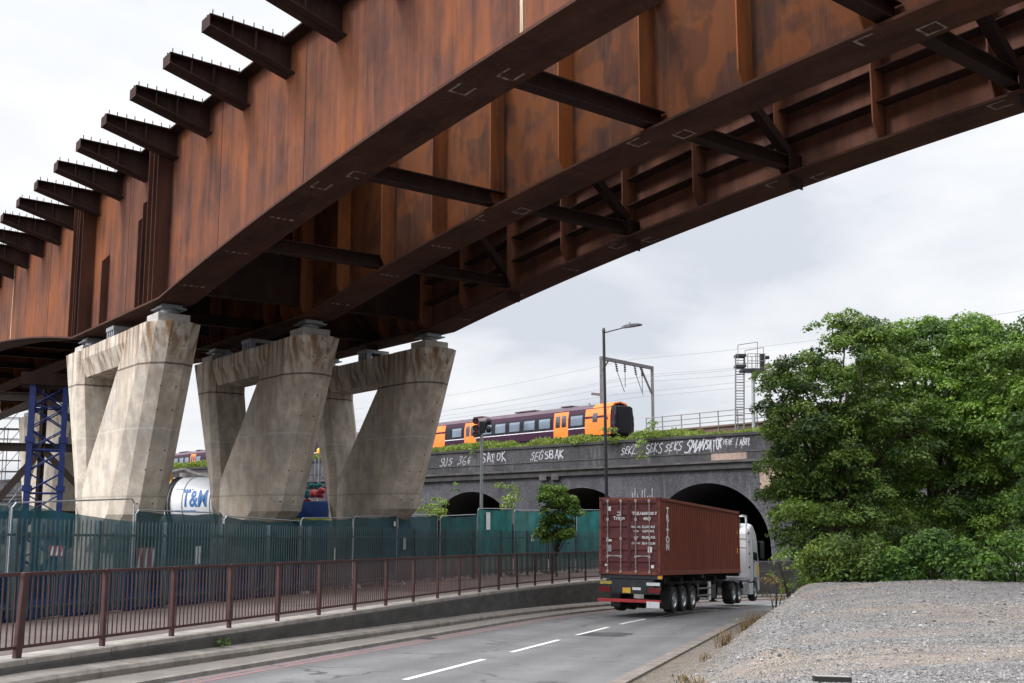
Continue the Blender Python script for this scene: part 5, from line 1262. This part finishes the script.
bp_ = at(317, 505, 52); bl = thing('tipper_lorry', 'blue lorry with red load seen in the gap between second and third piers', 'lorry', (bp_.x, bp_.y, zfoot(24)), (0,0,R(-20)))
m = MB(); m.box(-2.6, 2.6, -1.2, 1.2, 1.1, 3.05); obj('body', m, M_lorryblue, bl, bevel=.06)
m = MB(); m.box(-2.6, 2.6, -1.215, -1.203, 2.62, 2.74); obj('yellow_stripe', m, M_hivis, bl)
m = MB(); m.add([(-1.0,-1.222,2.80),(.2,-1.222,2.84),(-.3,-1.222,3.5),(-.8,-1.222,3.4)], [(0,1,2,3)]); m.box(-2.5,2.5,-1.21,-1.0,3.0,3.6); obj('dark_side', m, M_lorryblue, bl)
m = MB()
for i in range(26):
    x, z, r_ = random.uniform(-2.3,2.3), random.uniform(3.3,4.15), random.uniform(.15,.34); m.lathe([(.02,-r_*.7),(r_*.8,-r_*.4),(r_,0),(r_*.7,r_*.5),(.02,r_*.7)], (x, random.uniform(-1.25,.8), z), 'z', 9)
tag(obj('red_load', m, M_redp, bl, smooth=True), kind='stuff')
m = MB()
for i in range(14):
    x, z, r_ = random.uniform(-2.3,2.3), random.uniform(3.9,4.5), random.uniform(.15,.3); m.lathe([(.02,-r_*.7),(r_,0),(.02,r_*.7)], (x, random.uniform(-.9,.8), z), 'z', 8)
tag(obj('teal_load', m, M_net_teal, bl, smooth=True), kind='stuff')
m = MB(); m.box(-.25,.25,-1.30,-1.21,1.9,2.25); obj('red_panel', m, M_redp, bl)
m = MB(); m.box(2.75,4.6,-1.2,1.2,.9,3.3); obj('cab', m, M_lorryblue, bl, bevel=.12)
m = MB(); m.box(-2.6,4.4,-.8,.8,.7,1.08); obj('chassis', m, M_chassis, bl)
for x in (-1.6, -.3, 3.6): wheel(bl, x, -1.0, -1); wheel(bl, x, 1.0, 1)
yl = thing('yard_lamp', 'thin pole with a small amber lamp top, above the blue lorry', 'lamp', tuple(at(318, 500, 96)))
m = MB(); m.tube((0,0,-1), (0,0,4.4), .06); m.tube((-.35,0,4.0),(-.35,0,2.2),.05); m.tube((.35,0,4.0),(.35,0,2.2),.05); obj('pole', m, M_galv, yl)
m = MB(); m.lathe([(.05,4.35),(.24,4.45),(.24,4.8),(.1,4.95),(.01,5.0)], (0,0,0), 'z', 14); obj('lamp_head', m, M_amber, yl)

# ------------------------------------------------------------------ trees and bushes
def gz_at(v):
    h = R(18.2); dx, dy = v.x+8.1, v.y-16.8; return mound(dx*sin(h)+dy*cos(h), dx*cos(h)-dy*sin(h))
b1_ = at(835, 575, 39); b2_ = at(935, 575, 41); b3_ = at(1035, 575, 37); b4_ = at(1040, 575, 29)
G_ = 'trees behind the gravel mound'
tree('broadleaf_tree', 'dark green broad tree nearest the lorry, overhanging the brick viaduct', 'tree', (b1_.x, b1_.y, -3.4),
     [ell(848,385,39,2.5,2.3,2.3), ell(800,425,38,1.5,1.8,2.2), ell(845,345,39.5,1.6,1.7,1.1), ell(875,440,37.5,2.2,2.0,2.3), ell(800,500,37.5,1.3,1.5,1.9), ell(845,500,37,2.0,1.8,1.7), ell(780,395,38.5,.8,1.0,1.5), ell(775,465,38,.7,1.0,1.6), ell(870,345,40,1.2,1.4,.9), ell(825,450,37,1.5,1.5,1.6), ell(850,528,36,2.4,1.3,1.2), ell(815,530,36,1.4,1.2,1.2)], 430, .48, 900, .12, M_leafA, 3, .25, G_)
tree('broadleaf_tree', 'bright green tree behind the middle of the gravel mound', 'tree', (b2_.x, b2_.y, -3.2),
     [ell(925,380,41,2.5,2.3,2.2), ell(955,430,39,2.4,2.2,2.2), ell(915,445,38.5,2.1,2.0,2.0), ell(905,345,42,1.5,1.7,1.2), ell(960,340,41.5,1.7,1.8,1.1), ell(940,490,39,2.6,1.6,1.5), ell(925,530,37.5,2.6,1.2,1.2)], 380, .48, 880, .118, M_leafB, 4, .22, G_)
tree('broadleaf_tree', 'tall bright green tree cut off by the right edge', 'tree', (b3_.x, b3_.y, -3.0),
     [ell(1015,375,38,2.5,2.4,2.1), ell(985,350,39,1.6,1.8,1.1), ell(1050,420,37,2.5,2.4,2.8), ell(995,440,37.5,1.9,1.9,1.9), ell(1000,490,38,2.4,1.6,1.6), ell(1000,530,36.5,2.6,1.2,1.2)], 330, .48, 880, .118, M_leafB, 8, .22, G_)
tree('broadleaf_tree', 'pale leafed branches of the nearest tree poking in at the right edge', 'tree', (b4_.x, b4_.y, -2.6),
     [ell(1043,470,29,1.0,1.0,1.5), ell(1036,435,29.5,.7,.8,.6), ell(1036,515,29,.65,.7,.7)], 110, .30, 1100, .12, M_leafC, 9, .14, G_)
tree('broadleaf_tree', 'deep green tree standing furthest back, low behind the other trees', 'tree', (at(960,575,47).x, 47, -3.4), [ell(850,490,46,3.0,1.4,3.0), ell(900,440,47,3.6,1.6,4.6), ell(970,440,47,4.0,1.6,4.8), ell(1045,440,46,4.0,1.6,5.0), ell(940,540,44,6.0,1.0,1.6)], 330, .85, 260, .24, M_leafA, 10, .25, G_)
BL = ['round bush at the left end of the bush row, leaning toward the road wall', 'dark bush second along the row behind the gravel, below the big tree', 'dark bush third along the row behind the gravel', 'low bush in the middle of the row behind the gravel', 'bright bush standing tallest in the bush row', 'bright green bush right of the tallest bush', 'leafy bush near the right end of the row', 'leafy bush at the right end of the row behind the gravel']
for i, (px, py, d, r, mt_) in enumerate(((818,562,29,.7,M_leafY),(843,556,28.5,.85,M_leafA),(872,558,28,.9,M_leafA),(900,566,27,.62,M_leafC),(930,555,27.5,.92,M_leafC),(962,561,26.3,.78,M_leafC),(990,568,25.4,.6,M_leafC),(1020,560,26,.92,M_leafC))):
    c = at(px, py+7, d); shrub('bush', BL[i], 'bush', (c.x, c.y, c.z), r, 560, .12, mt_, 40+i, 44, 'bushes along the back of the gravel mound')
for i, (px, py, d, r, lab) in enumerate(((790,572,33,.75,'yellowish weedy bush at the kerb in front of the road wall'), (775,590,35,.5,'dry weedy shrub at the kerb just right of the lorry cab'))):
    c = at(px, py, d); shrub('bush', lab, 'bush', tuple(c), r, 330, .12, M_leafY if i == 0 else M_dry, 60+i, 12, None)
c = at(556, 545, 54.0)
tree('shrub', 'leafy green shrub growing against the teal fence panels', 'bush', (c.x, c.y, zfoot(38)), [ell(556,527,54,.85,.8,.95), ell(553,508,54,.75,.7,.8), ell(546,497,54,.35,.35,.55), ell(566,503,54,.5,.5,.6), ell(573,515,54,.45,.5,.5), ell(556,540,54,.7,.6,.45), ell(561,494,54,.3,.3,.4), ell(547,536,54,.5,.5,.6), ell(566,537,54,.55,.5,.6)], 120, .30, 1300, .13, M_leafB, 71, .05)
c = at(434, 508, 72); shrub('bush', 'small round bright bush beside the third pier', 'bush', tuple(c), 1.15, 300, .18, M_leafY, 72, 16)
c = at(508, 498, 80); shrub('bush', 'yellow green bush between two viaduct arches', 'bush', tuple(c), 1.3, 200, .2, M_leafY, 73, 12)
c = at(815, 540, 55); shrub('bush', 'dark bush on the far side of the road beyond the lorry', 'bush', (c.x, c.y, c.z), 2.4, 160, .2, M_leafA, 74, 26)
# dry weeds on the brow of the gravel and by the kerb
def tuft(label, t, o, n_, hgt_, seed):
    g = np.random.default_rng(seed); p = A(t, o, mound(t, o)); e_ = thing('weed_tuft', label, 'weeds', tuple(p), group='weed tufts along the gravel edge'); P = []; m = MB()
    for i in range(n_):
        a, l = g.uniform(0, 6.28), g.uniform(.4, 1)*hgt_; b = Vector((g.normal(0,.09), g.normal(0,.09), 0)); tip = b + Vector((cos(a)*l*.45, sin(a)*l*.45, l))
        wv = Vector((-sin(a), cos(a), 0))*.006; mid = b.lerp(tip, .55) + Vector((0,0,l*.08))
        m.add([b-wv, b+wv, mid+wv, mid-wv, tip], [(0,1,2,3),(3,2,4)])
        if g.random() < .5: P.append(tip)
    obj('blade_cluster', m, M_dry, e_, fixn=False)
    if P: leaf_mesh('seed_head', np.array([tuple(v) for v in P]), g.normal(size=(len(P),3)), g.uniform(.02,.06,len(P)), g.random(len(P)), M_dry, e_)
TUF = [(-6.9,11.3,26,.13,'small dry weed tuft at the front corner of the gravel, by the kerb'),(-6.0,10.9,18,.16,'sparse brown tuft beside the front corner tuft on the gravel edge'),(.2,11.0,60,.17,'straw coloured grass tuft halfway along the gravel edge'),(1.2,10.7,40,.16,'straw grass tuft just beyond the halfway one'),(4.5,10.6,24,.16,'sparse weed tuft on the gravel slope'),(9.5,10.3,60,.42,'tall brown weed tuft in front of the lorry wheels'),(11.5,10.2,40,.36,'brown weed tuft close to the kerb near the lorry'),(14.5,10.3,80,.55,'tall dry weed tuft right of the lorry cab'),(16.5,10.6,100,.7,'tall yellowed weed tuft near the bend kerb'),(18.5,10.2,90,.7,'furthest dry weed tuft by the road bend')]
for i, (t, o, n_, h_, lab) in enumerate(TUF): tuft(lab, t, o, n_, h_, i+100)
c = at(832, 679.5, 10.2); pl = thing('wood_offcut', 'dark flat offcut lying on the gravel near the bottom edge', 'offcut', (c.x, c.y, mound(-9.2+ .0, 0)*0 + c.z), (0,R(2),R(4)))
m = MB(); m.box(-.19,.19,-.035,.035,-.02,.03); obj('board', m, M_black, pl, bevel=.006); m = MB(); m.box(-.17,.17,-.03,.03,.0305,.036); obj('worn_top', m, M_plinth, pl)
# weed on the road wall ledge
c = A(5.2, .45, zroad(5.2)+.27); sh = shrub('bush', 'tiny green weed growing on the ledge of the road wall', 'weeds', (c.x, c.y, c.z+.1), .16, 6000, .06, M_leafA, 81, 8, None, False)

# ------------------------------------------------------------------ render settings
vs = sc.view_settings; vs.view_transform = 'Standard'; vs.look = 'None'; vs.exposure = .45; vs.gamma = 1
sc.cycles.use_denoising = True; sc.cycles.max_bounces = 8; sc.cycles.transparent_max_bounces = 12; sc.cycles.use_adaptive_sampling = True
sc.render.film_transparent = False
